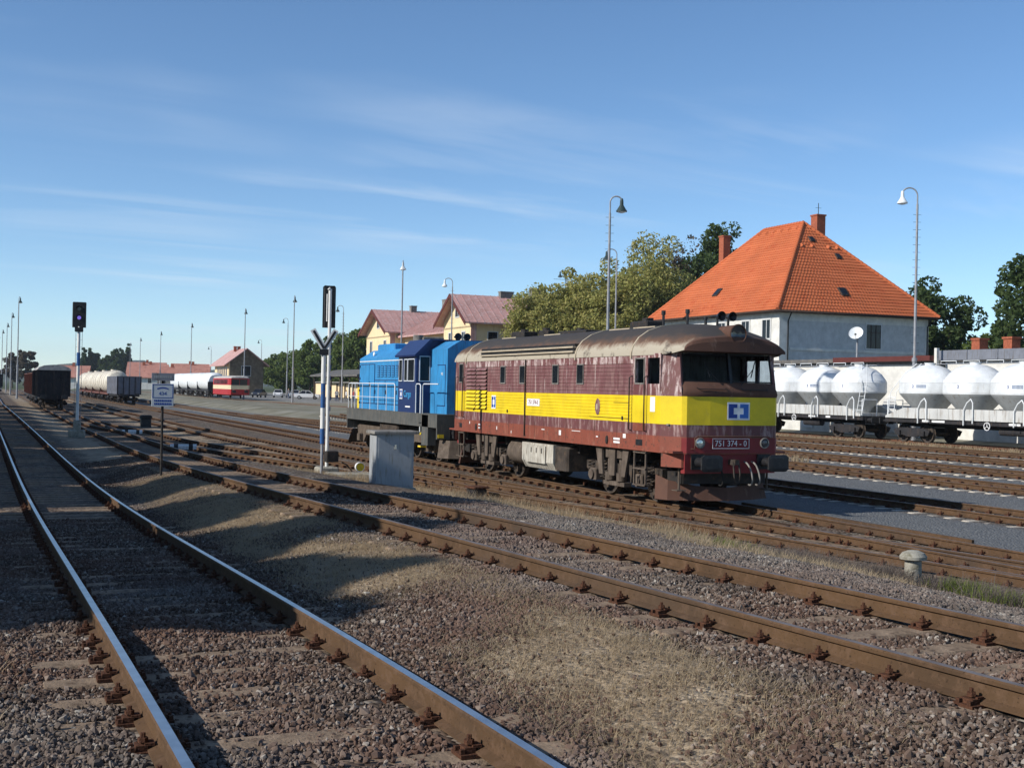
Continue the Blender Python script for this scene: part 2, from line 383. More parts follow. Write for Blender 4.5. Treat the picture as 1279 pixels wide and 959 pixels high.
m, t, b = nodes('ground_mix')
pos = posvec(t); s = t.nodes.new('ShaderNodeSeparateXYZ'); t.links.new(pos, s.inputs[0]); PX, PY = s.outputs[0], s.outputs[1]
nb = noise(t, pos, .55, 5, .6); nf = noise(t, pos, 3.2, 6, .65); nd = noise(t, pos, .09, 4, .6)
wob = math_(t, 'MULTIPLY', math_(t, 'SUBTRACT', nf, .5), 1.1)
PXw = math_(t, 'ADD', PX, wob)
def vor(scale, feat='F1'):
    q = t.nodes.new('ShaderNodeTexVoronoi'); q.inputs['Scale'].default_value = scale; q.feature = feat; t.links.new(pos, q.inputs['Vector']); return q
v1 = vor(19); v2 = vor(34)
def ramp(val, cols):
    r = t.nodes.new('ShaderNodeValToRGB'); e = r.color_ramp.elements
    e[0].color = cols[0][1]+(1,); e[0].position = cols[0][0]; e[1].color = cols[-1][1]+(1,); e[1].position = cols[-1][0]
    for p, c in cols[1:-1]: x = e.new(p); x.color = c+(1,)
    t.links.new(val, r.inputs[0]); return r.outputs[0]
sx = t.nodes.new('ShaderNodeSeparateColor'); t.links.new(v1.outputs['Color'], sx.inputs[0])
ballast = ramp(sx.outputs[0], [(0, (.034, .027, .021)), (.3, (.075, .057, .043)), (.6, (.118, .094, .072)), (.85, (.165, .14, .115)), (1, (.28, .255, .22))])
ballast = mix(t, rng_(t, nb, .42, .62), ballast, mix(t, .45, ballast, (.13, .080, .058)))
sx2 = t.nodes.new('ShaderNodeSeparateColor'); t.links.new(v2.outputs['Color'], sx2.inputs[0])
grey = ramp(sx2.outputs[0], [(0, (.07, .073, .075)), (.5, (.125, .13, .135)), (1, (.20, .205, .205))])
grey = mix(t, rng_(t, nd, .4, .65), grey, mix(t, .5, grey, (.15, .155, .155)))
straw = ramp(nf, [(.3, (.17, .125, .085)), (.5, (.30, .235, .165)), (.7, (.40, .33, .245))])
field = ramp(noise(t, pos, .25, 6, .7), [(.3, (.12, .115, .075)), (.5, (.20, .19, .145)), (.7, (.29, .28, .24))])
pave = ramp(noise(t, pos, .8, 5, .6), [(.3, (.19, .185, .175)), (.7, (.26, .255, .24))])
c = ballast
# straw patches in the cess between the near tracks, on the slope and left of the first track
gm = math_(t, 'MULTIPLY', rng_(t, PXw, 2.7, 3.2), rng_(t, PXw, 4.8, 4.2))
gm2 = math_(t, 'MULTIPLY', rng_(t, PXw, 8.3, 9.2), rng_(t, PXw, 12.6, 11.8))
gm3 = rng_(t, PXw, .2, -.6)
gsel = math_(t, 'MULTIPLY', math_(t, 'MAXIMUM', math_(t, 'MAXIMUM', gm, gm2), gm3), math_(t, 'MAXIMUM', rng_(t, nb, .36, .50), math_(t, 'MULTIPLY', gm, rng_(t, nb, .20, .32))))
c = mix(t, gsel, c, straw)
c = mix(t, rng_(t, PXw, 16.55, 17.0), c, grey)
# ballast strips under the right-hand tracks keep a rusty tint
for X0 in (21.75, 27.4, 31.5, 36, 40.5, 45.2):
    d = math_(t, 'ABSOLUTE', math_(t, 'SUBTRACT', PXw, X0))
    c = mix(t, math_(t, 'MULTIPLY', rng_(t, d, 1.5, .9), rng_(t, PY, 80, 60, 0, .75)), c, mix(t, .5, ballast, (.105, .075, .055)))
far = math_(t, 'MULTIPLY', rng_(t, PY, 80, 100), rng_(t, PXw, 22.6, 23.4))
far = math_(t, 'MAXIMUM', far, rng_(t, PXw, 41.8, 43.0))
c = mix(t, far, c, field)
c = mix(t, math_(t, 'MULTIPLY', rng_(t, PY, 150, 165), math_(t, 'MULTIPLY', rng_(t, PX, 37, 39), rng_(t, PY, 330, 320))), c, pave)
lf = rng_(t, PX, -6, -9); c = mix(t, lf, c, field)
c = mix(t, rng_(t, PY, 330, 420), c, (.06, .075, .03))
setp(t, b, c, .95, 0, .12)
hgt = math_(t, 'ADD', math_(t, 'MULTIPLY', v1.outputs['Distance'], -1.), math_(t, 'MULTIPLY', nf, .5))
bump(t, b, hgt, .9, .035)
go = bpy.data.objects.new('ground', me); me.materials.append(m); COL.objects.link(go); tag(go, 'brown ballast and grey cinder ground of the railway yard', kind='structure')

def polyX(pts):
    Y = [p[0] for p in pts]; X = [p[1] for p in pts]
    yy = np.linspace(Y[0], Y[-1], 4000); xx = np.interp(yy, Y, X)
    st = yy[1]-yy[0]; k = max(3, int(6/st)); ker = np.hanning(k*2+1); ker /= ker.sum()
    xp = np.concatenate([2*xx[0]-xx[k:0:-1], xx, 2*xx[-1]-xx[-2:-k-2:-1]])
    xs = np.convolve(xp, ker, 'valid')
    return lambda y: np.interp(y, yy, xs)
def t2x(Y):
    Y = np.asarray(Y, float); q = np.minimum(Y, 58)/10
    return 6.3202-.9432*q+.2345*q**2-.0164*q**3
TR = {
 'T1': (lambda Y: 1.5987-.0281*(np.minimum(Y, 130)/10)-.0037*(np.minimum(Y, 130)/10)**2, 0, 330),
 'T2': (t2x, 1.5, 330),
 'T3': (polyX([(4,15.55),(10,15.25),(14,14.8),(20,13.92),(26,13.05),(32,12.0),(40,10.6),(46,9.4),(55,8.1),(63,7.3),(75,6.2),(92,5.55)]), 4, 90),
 'T3b': (polyX([(26,13.12),(32,12.75),(40,12.35),(47,12.0),(60,11.4),(80,10.8),(120,10.5),(330,10.5)]), 26, 330),
 'T4': (lambda Y: 15.6+0*np.asarray(Y, float), 5, 330),
 'T5': (polyX([(8,21.8),(30,21.7),(72,20.35),(140,20.3),(330,20.3)]), 8, 330),
 'T6': (polyX([(12,27.4),(48,27.4),(110,20.6)]), 12, 108),
 'T7': (polyX([(14,31.5),(50,31.5),(105,25.0),(112,24)]), 14, 98),
 'T8': (polyX([(14,36),(60,36),(112,30)]), 14, 96),
 'T9': (polyX([(18,40.5),(65,40.5),(115,37)]), 18, 100),
 'T10': (polyX([(20,45.2),(72,45.2),(125,36.5),(170,33.5),(360,33.5)]), 20, 340),
}
LAB = {
 'T1': 'nearest railway track at lower left with shiny blue-grey rail tops',
 'T2': 'brown-railed track running diagonally across the foreground to the right edge',
 'T3': 'rusty crossover track curving in front of the maroon and yellow locomotive',
 'T3b': 'rusty siding leaving the crossover behind the signal mast with the white V',
 'T4': 'straight track on which the two coupled locomotives stand',
 'T5': 'rusty track just right of the locomotive crossed by its shadow',
 'T6': 'rusty track beyond the shadowed one with pale sleeper ends',
 'T7': 'third rusty track in front of the white silo wagons',
 'T8': 'second rusty track in front of the white silo wagons',
 'T9': 'rusty track closest to the white silo wagons',
 'T10': 'track under the white silo wagons',
}
PROF = [(-.0625,0),(.0625,0),(.0625,.010),(.012,.028),(.0085,.105),(.033,.118),(.0345,.140),(.026,.150),(-.026,.150),(-.0345,.140),(-.033,.118),(-.0085,.105),(-.012,.028),(-.0625,.010)]
PMAT = [0]*14; PMAT[7] = 1
def stations(a, b):
    ys = [a]
    while ys[-1] < b: ys.append(ys[-1]+(.5 if ys[-1] < 40 else (1.5 if ys[-1] < 110 else 6)))
    ys[-1] = b
    return np.array(ys)
def frame(key, Y):
    f = TR[key][0]; X = float(f(Y)); d = (float(f(Y+.25))-float(f(Y-.25)))/.5
    z = float(zA(Y)) if key == 'T1' else (float(zB(Y)) if key == 'T2' else float(zr(X, Y)))
    if key == 'T10': z -= .13*float(sm(Y, 95, 120))      # sunk in the grass of the forecourt
    return X, z, atan2(-d, 1)
def rail_mesh(key, side, off=.7525, a=None, b=None, dz=0):
    f, A, B = TR[key]; a = A if a is None else a; b = B if b is None else b
    secs = []
    for Y in stations(a, b):
        X, z, h = frame(key, Y); nxv, nyv = cos(h), sin(h)
        secs.append([(X+(side*off+p)*nxv, Y+(side*off+p)*nyv, z-.150+q+dz) for p, q in PROF])
    mb = MB(); mb.loft(secs, mats=PMAT); return mb
# shared meshes
fm = MB(); fm.box(-.17, .17, -.08, .08, -.018, .004)
for sx_ in (-1, 1):
    fm.box(*sorted((sx_*.068, sx_*.135)), -.05, .05, .004, .036); fm.box(*sorted((sx_*.030, sx_*.085)), -.045, .045, .030, .046)
    fm.cyl((sx_*.092, 0, .03), (sx_*.092, 0, .098), .015, n=6, smooth=False); fm.cyl((sx_*.092, 0, .046), (sx_*.092, 0, .072), .030, n=6, smooth=False)
    fm.box(*sorted((sx_*.14, sx_*.165)), -.06, -.03, .004, .03); fm.box(*sorted((sx_*.14, sx_*.165)), .03, .06, .004, .03)
fm.v = [(a_*.88, b_*.88, c_*.88) for a_, b_, c_ in fm.v]
fast_me = fm.mesh('fastening', MT['fastening_rust'])
sw = MB(); sw.bbox(-1.25, 1.25, -.12, .12, -.10, 0, .018); sl_wood = sw.mesh('sleeper', MT['sleeper_wood'])
sw = MB(); sw.bbox(-1.25, 1.25, -.13, .13, -.10, 0, .03); sl_conc = sw.mesh('sleeper', MT['sleeper_concrete'])
SLEEPERS = []     # (x,y,heading) near the camera, to keep stones off them
def make_track(key, rust, top, sl_me, near_sl, near_fast, pitch=.61):
    root = thing('railway_track', LAB[key], 'railway track', group='tracks of the yard')
    for sd in (-1, 1):
        rail_mesh(key, sd).build('rail', [MT[rust], MT[top]], root)
    f, a, b = TR[key]
    far_s = MB(); far_f = MB(); Y = a+.2; k = 0
    R_ = random.Random(key)
    while Y < b-.2:
        X, z, h = frame(key, Y); h2 = h+R_.uniform(-.012, .012)
        dist = hypot(X, Y)
        if dist < near_sl:
            o = bpy.data.objects.new('sleeper', sl_me); COL.objects.link(o); o.parent = root
            o.location = (X+R_.uniform(-.03, .03), Y, z-.166+R_.uniform(-.008, .004)); o.rotation_euler = (0, R_.uniform(-.003, .003), h2)
            SLEEPERS.append((X, Y, h2))
        elif dist < 150:
            M = Matrix.Translation((X, Y, z-.168)) @ Matrix.Rotation(h2, 4, 'Z')
            far_s.box(-1.25, 1.25, -.12, .12, -.08, 0, mat=M)
        for sd in (-1, 1):
            px, py = X+sd*.7525*cos(h), Y+sd*.7525*sin(h)
            if dist < near_fast:
                o = bpy.data.objects.new('fastening', fast_me); COL.objects.link(o); o.parent = root
                o.location = (px, py, z-.150); o.rotation_euler = (R_.uniform(-.03, .03), 0, h2)
            elif dist < 120:
                M = Matrix.Translation((px, py, z-.150)) @ Matrix.Rotation(h2, 4, 'Z')
                far_f.box(-.16, -.05, -.05, .05, -.01, .07, mat=M); far_f.box(.05, .16, -.05, .05, -.01, .07, mat=M)
        Y += pitch*cos(h)+R_.uniform(-.02, .02); k += 1
    if far_s.f: far_s.build('sleepers', sl_me.materials[0], root, kind='stuff')
    if far_f.f: far_f.build('fastenings', MT['fastening_rust'], root, kind='stuff')
    return root
make_track('T1', 'rail_rust', 'rail_polished', sl_wood, 42, 40)
make_track('T2', 'rail_rust', 'rail_dull_top', sl_wood, 45, 42)
r3 = make_track('T3', 'rail_rust', 'rail_dull_top', sl_wood, 42, 38)
make_track('T3b', 'rail_rust', 'rail_dull_top', sl_wood, 45, 36)
r4 = make_track('T4', 'rail_rust', 'rail_dull_top', sl_wood, 34, 32)
make_track('T5', 'rail_rust', 'rail_dull_top', sl_conc, 50, 38)
make_track('T6', 'rail_rust', 'rail_dull_top', sl_conc, 55, 40)
make_track('T7', 'rail_rust', 'rail_dull_top', sl_conc, 56, 0)
make_track('T8', 'rail_rust', 'rail_dull_top', sl_conc, 58, 0)
make_track('T9', 'rail_rust', 'rail_dull_top', sl_conc, 60, 0)
make_track('T10', 'rail_rust_red', 'rail_dull_top', sl_wood, 0, 0)
# guard rail beside the far rail of the locomotives' track, standing proud with a cut end
mb = MB(); mb.box(16.46, 16.52, 17.2, 24.6, -.14, .045)
for y in np.arange(17.5, 24.5, .61): mb.box(16.52, 16.62, y-.05, y+.05, -.12, -.02)
mb.build('check_rail', MT['rail_rust'], r4)
# point blades and frog of the crossover where it runs into that track
for off in (.60,): rail_mesh('T3', -1, .60, 9.5, 15).build('check_rail', [MT['rail_rust'], MT['rail_dull_top']], r3)
mb = MB(); mb.box(14.70, 14.98, 20.4, 22.6, -.15, .0, 0); mb.build('frog', MT['rail_rust'], r3)
# ------------------------------------------------------------ ballast stones near the camera (uncountable)
def stones(name, pts, scl, label, matname):
    me = bpy.data.meshes.new(name); me.from_pydata(pts.tolist(), [], []); 
    at = me.attributes.new('size', 'FLOAT', 'POINT'); at.data.foreach_set('value', scl.astype(np.float32))
    o = bpy.data.objects.new(name, me); COL.objects.link(o); tag(o, label, 'ballast', kind='stuff')
    g = bpy.data.node_groups.new(name+'_nodes', 'GeometryNodeTree')
    g.interface.new_socket('Geometry', in_out='INPUT', socket_type='NodeSocketGeometry'); g.interface.new_socket('Geometry', in_out='OUTPUT', socket_type='NodeSocketGeometry')
    n = g.nodes.new; l = g.links.new
    gi = n('NodeGroupInput'); go_ = n('NodeGroupOutput'); jn = n('GeometryNodeJoinGeometry')
    for i in range(5):
        ico = n('GeometryNodeMeshIcoSphere'); ico.inputs['Radius'].default_value = .5; ico.inputs['Subdivisions'].default_value = 1
        rv = n('FunctionNodeRandomValue'); rv.data_type = 'FLOAT_VECTOR'; rv.inputs[0].default_value = (-.2,-.2,-.2); rv.inputs[1].default_value = (.2,.2,.2)
        rv.inputs['Seed'].default_value = i*13+5
        sp = n('GeometryNodeSetPosition'); l(ico.outputs[0], sp.inputs[0]); l(rv.outputs[0], sp.inputs['Offset'])
        sm_ = n('GeometryNodeSetMaterial'); sm_.inputs['Material'].default_value = MT[matname]; l(sp.outputs[0], sm_.inputs[0])
        gti = n('GeometryNodeGeometryToInstance'); l(sm_.outputs[0], gti.inputs[0]); l(gti.outputs[0], jn.inputs[0])
    ip = n('GeometryNodeInstanceOnPoints'); l(gi.outputs[0], ip.inputs['Points']); l(jn.outputs[0], ip.inputs['Instance']); ip.inputs['Pick Instance'].default_value = True
    ri = n('FunctionNodeRandomValue'); ri.data_type = 'INT'; ri.inputs[4].default_value = 0; ri.inputs[5].default_value = 4; ri.inputs['Seed'].default_value = 3
    l(ri.outputs[2], ip.inputs['Instance Index'])
    rr = n('FunctionNodeRandomValue'); rr.data_type = 'FLOAT_VECTOR'; rr.inputs[0].default_value = (0,0,0); rr.inputs[1].default_value = (6.28,6.28,6.28); rr.inputs['Seed'].default_value = 9
    l(rr.outputs[0], ip.inputs['Rotation'])
    rs = n('FunctionNodeRandomValue'); rs.data_type = 'FLOAT_VECTOR'; rs.inputs[0].default_value = (.8,.65,.55); rs.inputs[1].default_value = (1.35,1.1,.9); rs.inputs['Seed'].default_value = 17
    na = n('GeometryNodeInputNamedAttribute'); na.data_type = 'FLOAT'; na.inputs[0].default_value = 'size'
    vm = n('ShaderNodeVectorMath'); vm.operation = 'SCALE'; l(rs.outputs[0], vm.inputs[0]); l(na.outputs[0], vm.inputs['Scale'])
    l(vm.outputs[0], ip.inputs['Scale']); l(ip.outputs[0], go_.inputs[0])
    md = o.modifiers.new('stones', 'NODES'); md.node_group = g
    return o
m, t, b = nodes('stone_ballast')
oi = t.nodes.new('ShaderNodeObjectInfo'); r = t.nodes.new('ShaderNodeValToRGB'); e = r.color_ramp.elements
e[0].color = (.034, .025, .020, 1); e[1].color = (.42, .39, .34, 1)
for p, c in ((.25, (.080, .056, .043, 1)), (.55, (.135, .098, .076, 1)), (.8, (.195, .155, .128, 1)), (.95, (.26, .225, .19, 1))): x = e.new(p); x.color = c
t.links.new(oi.outputs['Random'], r.inputs[0])
nb = noise(t, posvec(t), .55, 5, .6)
c = mix(t, rng_(t, nb, .42, .62), r.outputs[0], mix(t, .5, r.outputs[0], (.15, .080, .056)))
c = mix(t, rng_(t, noise(t, posvec(t), .23, 3), .5, .68, 0, .55), c, (.25, .235, .215))
sX = t.nodes.new('ShaderNodeSeparateXYZ'); t.links.new(posvec(t), sX.inputs[0]); c = mix(t, rng_(t, sX.outputs[0], 6.2, 7.4, 0, .5), c, mix(t, .6, r.outputs[0], (.24, .23, .215)))
c = mix(t, rng_(t, noise(t, objvec(t), 2.3, 4), .4, .7, 0, .35), c, (.10, .07, .05))
nbig = noise(t, posvec(t), .8, 4, .6, .5); c = mix(t, rng_(t, nbig, .54, .70, 0, .6), c, (.045, .036, .032)); c = mix(t, rng_(t, noise(t, posvec(t), .37, 4, .6), .52, .66, 0, .40), c, (.125, .068, .050))
setp(t, b, c, .92, 0, .15)
def scatter(n, x0, x1, y0, y1, dens):
    X = rng.uniform(x0, x1, n); Y = y0+(y1-y0)*rng.uniform(0, 1, n)**1.0
    keep = rng.uniform(0, 1, n) < dens(X, Y)
    X, Y = X[keep], Y[keep]
    for key in ('T1', 'T2', 'T3', 'T4'):
        xc = TR[key][0](Y); d = np.abs(X-xc)
        ok = (np.abs(d-.7525) > .10) | (Y < TR[key][1])
        X, Y = X[ok], Y[ok]
    S = np.array(SLEEPERS); S = S[S[:,1] < 32]
    on = np.zeros(len(X), bool)
    for x, y, h in S:
        w_ = (np.abs(Y-y) < .7) & (np.abs(X-x) < 1.5)
        i = np.where(w_)[0]
        if len(i) == 0: continue
        lx = (X[i]-x)*cos(h)+(Y[i]-y)*sin(h); ly = -(X[i]-x)*sin(h)+(Y[i]-y)*cos(h)
        on[i] |= (np.abs(ly) < .10) & (np.abs(lx) < 1.2)
    u = rng.uniform(0, 1, len(X)); keep = ~on | (u < .16+.55*sm(np.sin(X*3.1+2*np.sin(Y*.9))*np.sin(Y*2.3+X), .1, .7))
    return X[keep], Y[keep]
def patch(X, Y):
    return np.sin(X*.9+1.3*np.sin(Y*.45))*np.sin(Y*.6+.8*np.sin(X*.8+2))
dens = lambda X, Y: np.clip(1.15-.032*(np.hypot(X, Y)-6), .1, 1)*(1-.92*sm(patch(X, Y)+.45, -.3, .1)*sm(X+.25*np.sin(Y*1.7), 2.75, 3.25)*(1-sm(X+.3*np.sin(Y*1.3+1), 4.0, 4.5)))*(1-.7*sm(patch(X, Y), .1, .5)*sm(X, 7.8, 8.6))*(1-.6*sm(-X, .2, 1.2))
X, Y = scatter(560000, -4.0, 12.5, 3.5, 22, dens)
X2, Y2 = scatter(60000, 2.4, 4.8, 22, 40, lambda X, Y: .8+0*X); X = np.concatenate([X, X2]); Y = np.concatenate([Y, Y2])
# stones heap up slightly against sleepers' ends and between rails
S_ = rng.uniform(.019, .038, len(X))*(1-.35*sm(patch(X, Y)+.6, 0, .4)*sm(X, 2.7, 3.2)*(1-sm(X, 4.2, 4.6)))*(1+.55*(rng.uniform(0, 1, len(X)) > .94))
Z = zground(X, Y)+S_*.18+rng.uniform(-.005, .012, len(X))
stones('ballast_stones', np.stack([X, Y, Z], -1), S_, 'loose brown and grey ballast stones around the two near tracks', 'stone_ballast')
# dry grass: blades in tufts
def blades(name, spots, mat, label, hmin, hmax, per, spread, lean=.6, seed=1, wid=.004):
    r = np.random.default_rng(seed); vs = []; fs = []
    for (x, y) in spots:
        n = int(per*r.uniform(.5, 1.4))
        for _ in range(n):
            bx, by = x+r.normal(0, spread), y+r.normal(0, spread); bz = float(zground(bx, by))-.005
            h = r.uniform(hmin, hmax); a = r.uniform(0, 2*pi); ln = h*r.uniform(.1, lean)*1.4; dx, dy = cos(a), sin(a)
            wv = (-dy*wid, dx*wid); k = len(vs)
            vs += [(bx-wv[0], by-wv[1], bz), (bx+wv[0], by+wv[1], bz), (bx+dx*ln*.4+wv[0]*.8, by+dy*ln*.4+wv[1]*.8, bz+h*.6), (bx+dx*ln*.4-wv[0]*.8, by+dy*ln*.4-wv[1]*.8, bz+h*.6), (bx+dx*ln, by+dy*ln, bz+h)]
            fs += [(k, k+1, k+2, k+3), (k+3, k+2, k+4)]
    me = bpy.data.meshes.new(name); me.from_pydata(vs, [], fs); me.materials.append(MT[mat]); me.update()
    o = bpy.data.objects.new(name, me); COL.objects.link(o); return tag(o, label, 'grass', kind='stuff')
def spots(n, x0, x1, y0, y1, thr, seed):
    r = np.random.default_rng(seed); X = r.uniform(x0, x1, n); Y = r.uniform(y0, y1, n)
    k = patch(X, Y) > thr
    for key in ('T1', 'T2', 'T3', 'T4'): k &= np.abs(X-TR[key][0](Y)) > .95
    return list(zip(X[k], Y[k]))
blades('dry_grass', spots(8000, 2.85, 4.4, 4.5, 30, -.75, 3), 'grass_dry', 'flattened dry straw grass between the two near tracks', .02, .06, 14, .09, 2.6, 3, .0022)
blades('dry_grass', spots(3600, 8.2, 13.2, 8, 38, .12, 4), 'grass_dry', 'dry straw grass on the slope before the locomotive', .03, .15, 22, .12, 1.5, 4, .0035)
blades('dry_grass', spots(1300, -4, .1, 6, 30, .0, 5), 'grass_dry', 'dry grass left of the nearest track', .04, .12, 14, .1, 1.3, 5, .004)
wr = np.random.default_rng(11)
cl = [(cx_+wr.normal(0, sp), cy_+wr.normal(0, sp*1.3)) for cx_, cy_, sp, n_ in ((12.0, 14.3, .28, 90), (11.7, 15.6, .22, 50), (12.7, 13.4, .2, 40), (12.3, 12.4, .22, 45), (12.9, 11.2, .3, 60), (11.4, 17.2, .15, 20), (12.6, 10.2, .3, 50), (12.1, 16.6, .12, 18)) for _ in range(n_)]
blades('weeds', cl, 'grass_grey', 'grey dried weeds around the mushroom-shaped concrete post', .05, .30, 26, .09, 1.5, 6, .004)
tg = [(cx_+wr.normal(0, .35), cy_+wr.normal(0, .6)) for cx_, cy_ in ((11.2, 23.5), (11.0, 26.0), (12.0, 20.5), (10.6, 28.0), (9.2, 30.5)) for _ in range(70)]
blades('tall_dry_grass', tg, 'grass_dry', 'taller straw tufts beside the crossover below the locomotive', .1, .34, 12, .07, .7, 9, .0035)
cg = [(12.55+wr.normal(0, .18), 13.3+wr.normal(0, .3)) for _ in range(60)]+[(12.3+wr.normal(0, .25), 12.3+wr.normal(0, .3)) for _ in range(35)]+[(11.3+wr.normal(0, .3), 17.2+wr.normal(0, .4)) for _ in range(25)]+[(-1.6+wr.normal(0, .3), 9.0+wr.normal(0, .4)) for _ in range(50)]
blades('green_weeds', cg, 'grass_green', 'fresh yellow-green weeds by the crossover track', .08, .26, 16, .06, .6, 7, .005)
cf = [(wr.uniform(42.3, 43.3), wr.uniform(30, 75)) for _ in range(900)]+[(wr.uniform(29, 30.2), wr.uniform(40, 48)) for _ in range(120)]
blades('verge_grass', cf, 'grass_dry', 'thin grass verge in front of the white silo wagons', .08, .3, 12, .12, .6, 8, .012)
# ------------------------------------------------------------ lettering
def text(s, size, mat, parent, M, name='lettering', ext=.004, align='CENTER', sx=1.0):
    cu = bpy.data.curves.new(name, 'FONT'); cu.body = s; cu.size = size; cu.extrude = ext; cu.align_x = align; cu.align_y = 'CENTER'; cu.resolution_u = 3
    tmp = bpy.data.objects.new('tmp', cu); COL.objects.link(tmp)
    dg = bpy.context.evaluated_depsgraph_get(); me = bpy.data.meshes.new_from_object(tmp.evaluated_get(dg))
    bpy.data.objects.remove(tmp); bpy.data.curves.remove(cu)
    me.materials.clear(); me.materials.append(MT[mat])
    o = bpy.data.objects.new(name, me); COL.objects.link(o); o.parent = parent; o.matrix_basis = M @ Matrix.Diagonal((sx, 1, 1, 1))
    return o
def face_negX(x, y, z): return Matrix.Translation((x, y, z)) @ Matrix.Rotation(radians(-90), 4, 'Z') @ Matrix.Rotation(radians(90), 4, 'X')   # readable from -X
def face_negY(x, y, z): return Matrix.Translation((x, y, z)) @ Matrix.Rotation(radians(90), 4, 'X')                                            # readable from -Y
def cargo_logo(parent, M, w_, h_):     # white square, blue C and D hooks round a white bar
    fr = bpy.data.objects.new('logo', None); COL.objects.link(fr); fr.parent = parent; fr.matrix_basis = M; fr.empty_display_size = .1
    mb = MB(); mb.box(-w_/2, w_/2, -h_/2, h_/2, 0, .004); mb.build('logo_ground', MT['logo_white'], fr)
    a, b_ = w_*.44, h_*.40
    mb = MB(); mb.box(-a, -.06*w_, b_*.45, b_, .004, .008); mb.box(-a, -a*.5, -b_*.45, b_*.45, .004, .008); mb.box(-a, -.06*w_, -b_, -b_*.45, .004, .008); mb.build('logo_mark', MT['logo_blue'], fr)
    mb = MB(); mb.box(.06*w_, a, b_*.45, b_, .004, .008); mb.box(a*.5, a, -b_*.45, b_*.45, .004, .008); mb.box(.06*w_, a, -b_, -b_*.45, .004, .008); mb.build('logo_mark', MT['logo_mid'], fr)
def frame_ring(mb, x, y0, y1, z0, z1, wd=.035, th=.02, m=0):       # window frame on a side wall, proud of x by th
    xs = sorted((x, x+th))
    mb.box(*xs, y0-wd, y1+wd, z0-wd, z0, m); mb.box(*xs, y0-wd, y1+wd, z1, z1+wd, m); mb.box(*xs, y0-wd, y0, z0, z1, m); mb.box(*xs, y1, y1+wd, z0, z1, m)
def wheelset(parent, y, r=.5, xoff=.75):
    for sd in (-1, 1):
        mb = MB(); x0 = sd*xoff
        mb.lathe([(.02, -.07), (r*.30, -.07), (r*.34, -.02), (r*.80, -.015), (r*.86, -.065), (r, -.065), (r+.004, .02), (r+.03, .05), (r+.03, .07), (r*.86, .07), (r*.80, .02), (.02, .02)], (0,0,0), 28, axis='x')
        if sd > 0: mb.v = [(-a, b_, c_) for a, b_, c_ in mb.v]
        mb.build('wheel', MT['bogie_dirt'], parent, (x0, y, r))
    mb = MB(); mb.cyl((-.7, 0, 0), (.7, 0, 0), .08, n=10); mb.build('axle', MT['bogie_dirt'], parent, (0, y, r))
def coil(mb, x, y, z0, z1, r=.075, turns=5, wr_=.016):
    n = turns*8; mb.tube([(x+r*cos(2*pi*i/8), y+r*sin(2*pi*i/8), z0+(z1-z0)*i/n) for i in range(n+1)], wr_, 5)
def buffer(parent, x, y, z, s, mat='black_paint', head=.25):
    mb = MB(); mb.box(x-.17, x+.17, *sorted((y, y+s*.04)), z-.17, z+.17)
    mb.cyl((x, y+s*.04, z), (x, y+s*.40, z), .105, n=14); mb.cyl((x, y+s*.38, z), (x, y+s*.57, z), .075, n=12)
    # slightly domed, wide oval head
    secs = []
    for d, k in ((.57, .95), (.60, 1), (.63, .97), (.645, .6)):
        secs.append([(x+head*k*1.1*max(-1, min(1, 1.25*cos(a))), y+s*d, z+.19*k*max(-1, min(1, 1.25*sin(a)))) for a in [2*pi*i/20 for i in range(20)]])
    mb.loft(secs); mb.build('buffer', MT[mat], parent)
def hose(mb, pts, r=.022): 
    P = [Vector(p) for p in pts]; out = []
    for i in range(25):
        u = i/24; a = P[0]*(1-u)**3+P[1]*3*u*(1-u)**2+P[2]*3*u*u*(1-u)+P[3]*u**3; out.append(a)
    mb.tube(out, r, 6)

# ------------------------------------------------------------ maroon and yellow diesel
LC = thing('diesel_locomotive', 'weathered maroon and yellow diesel locomotive with rusty roof and front in shade', 'locomotive', (15.56, 30.95, 0))
HL, HW = 7.3, 1.53
def outline(inset=0):    # half plan along -X side then mirrored, starting rear
    left = [(-1.27, 7.16), (-1.53, 6.65), (-1.53, 6.0), (-1.53, -6.0), (-1.53, -6.65), (-1.27, -7.16), (-1.18, -7.24), (-.6, -7.285), (0, -7.30)]
    right = [(-x, y) for x, y in left[::-1][1:]]
    back = [(.0, 7.30), ]
    pl = left+right+[(1.18, 7.24), (.6, 7.285), (0, 7.30), (-.6, 7.285), (-1.18, 7.24)]
    return [(x*(1-inset/1.53), y*(1-inset/7.3)) for x, y in pl]
def band(mb, z0, z1, m=0, inset=0., y_lo=None):
    o = outline(inset); n = len(o)
    vs = [(x, y, z0) for x, y in o]+[(x, y, z1) for x, y in o]
    for i in range(n):
        j = (i+1) % n
        mb.add([vs[i], vs[j], vs[n+j], vs[n+i]], [(0,1,2,3)], m)
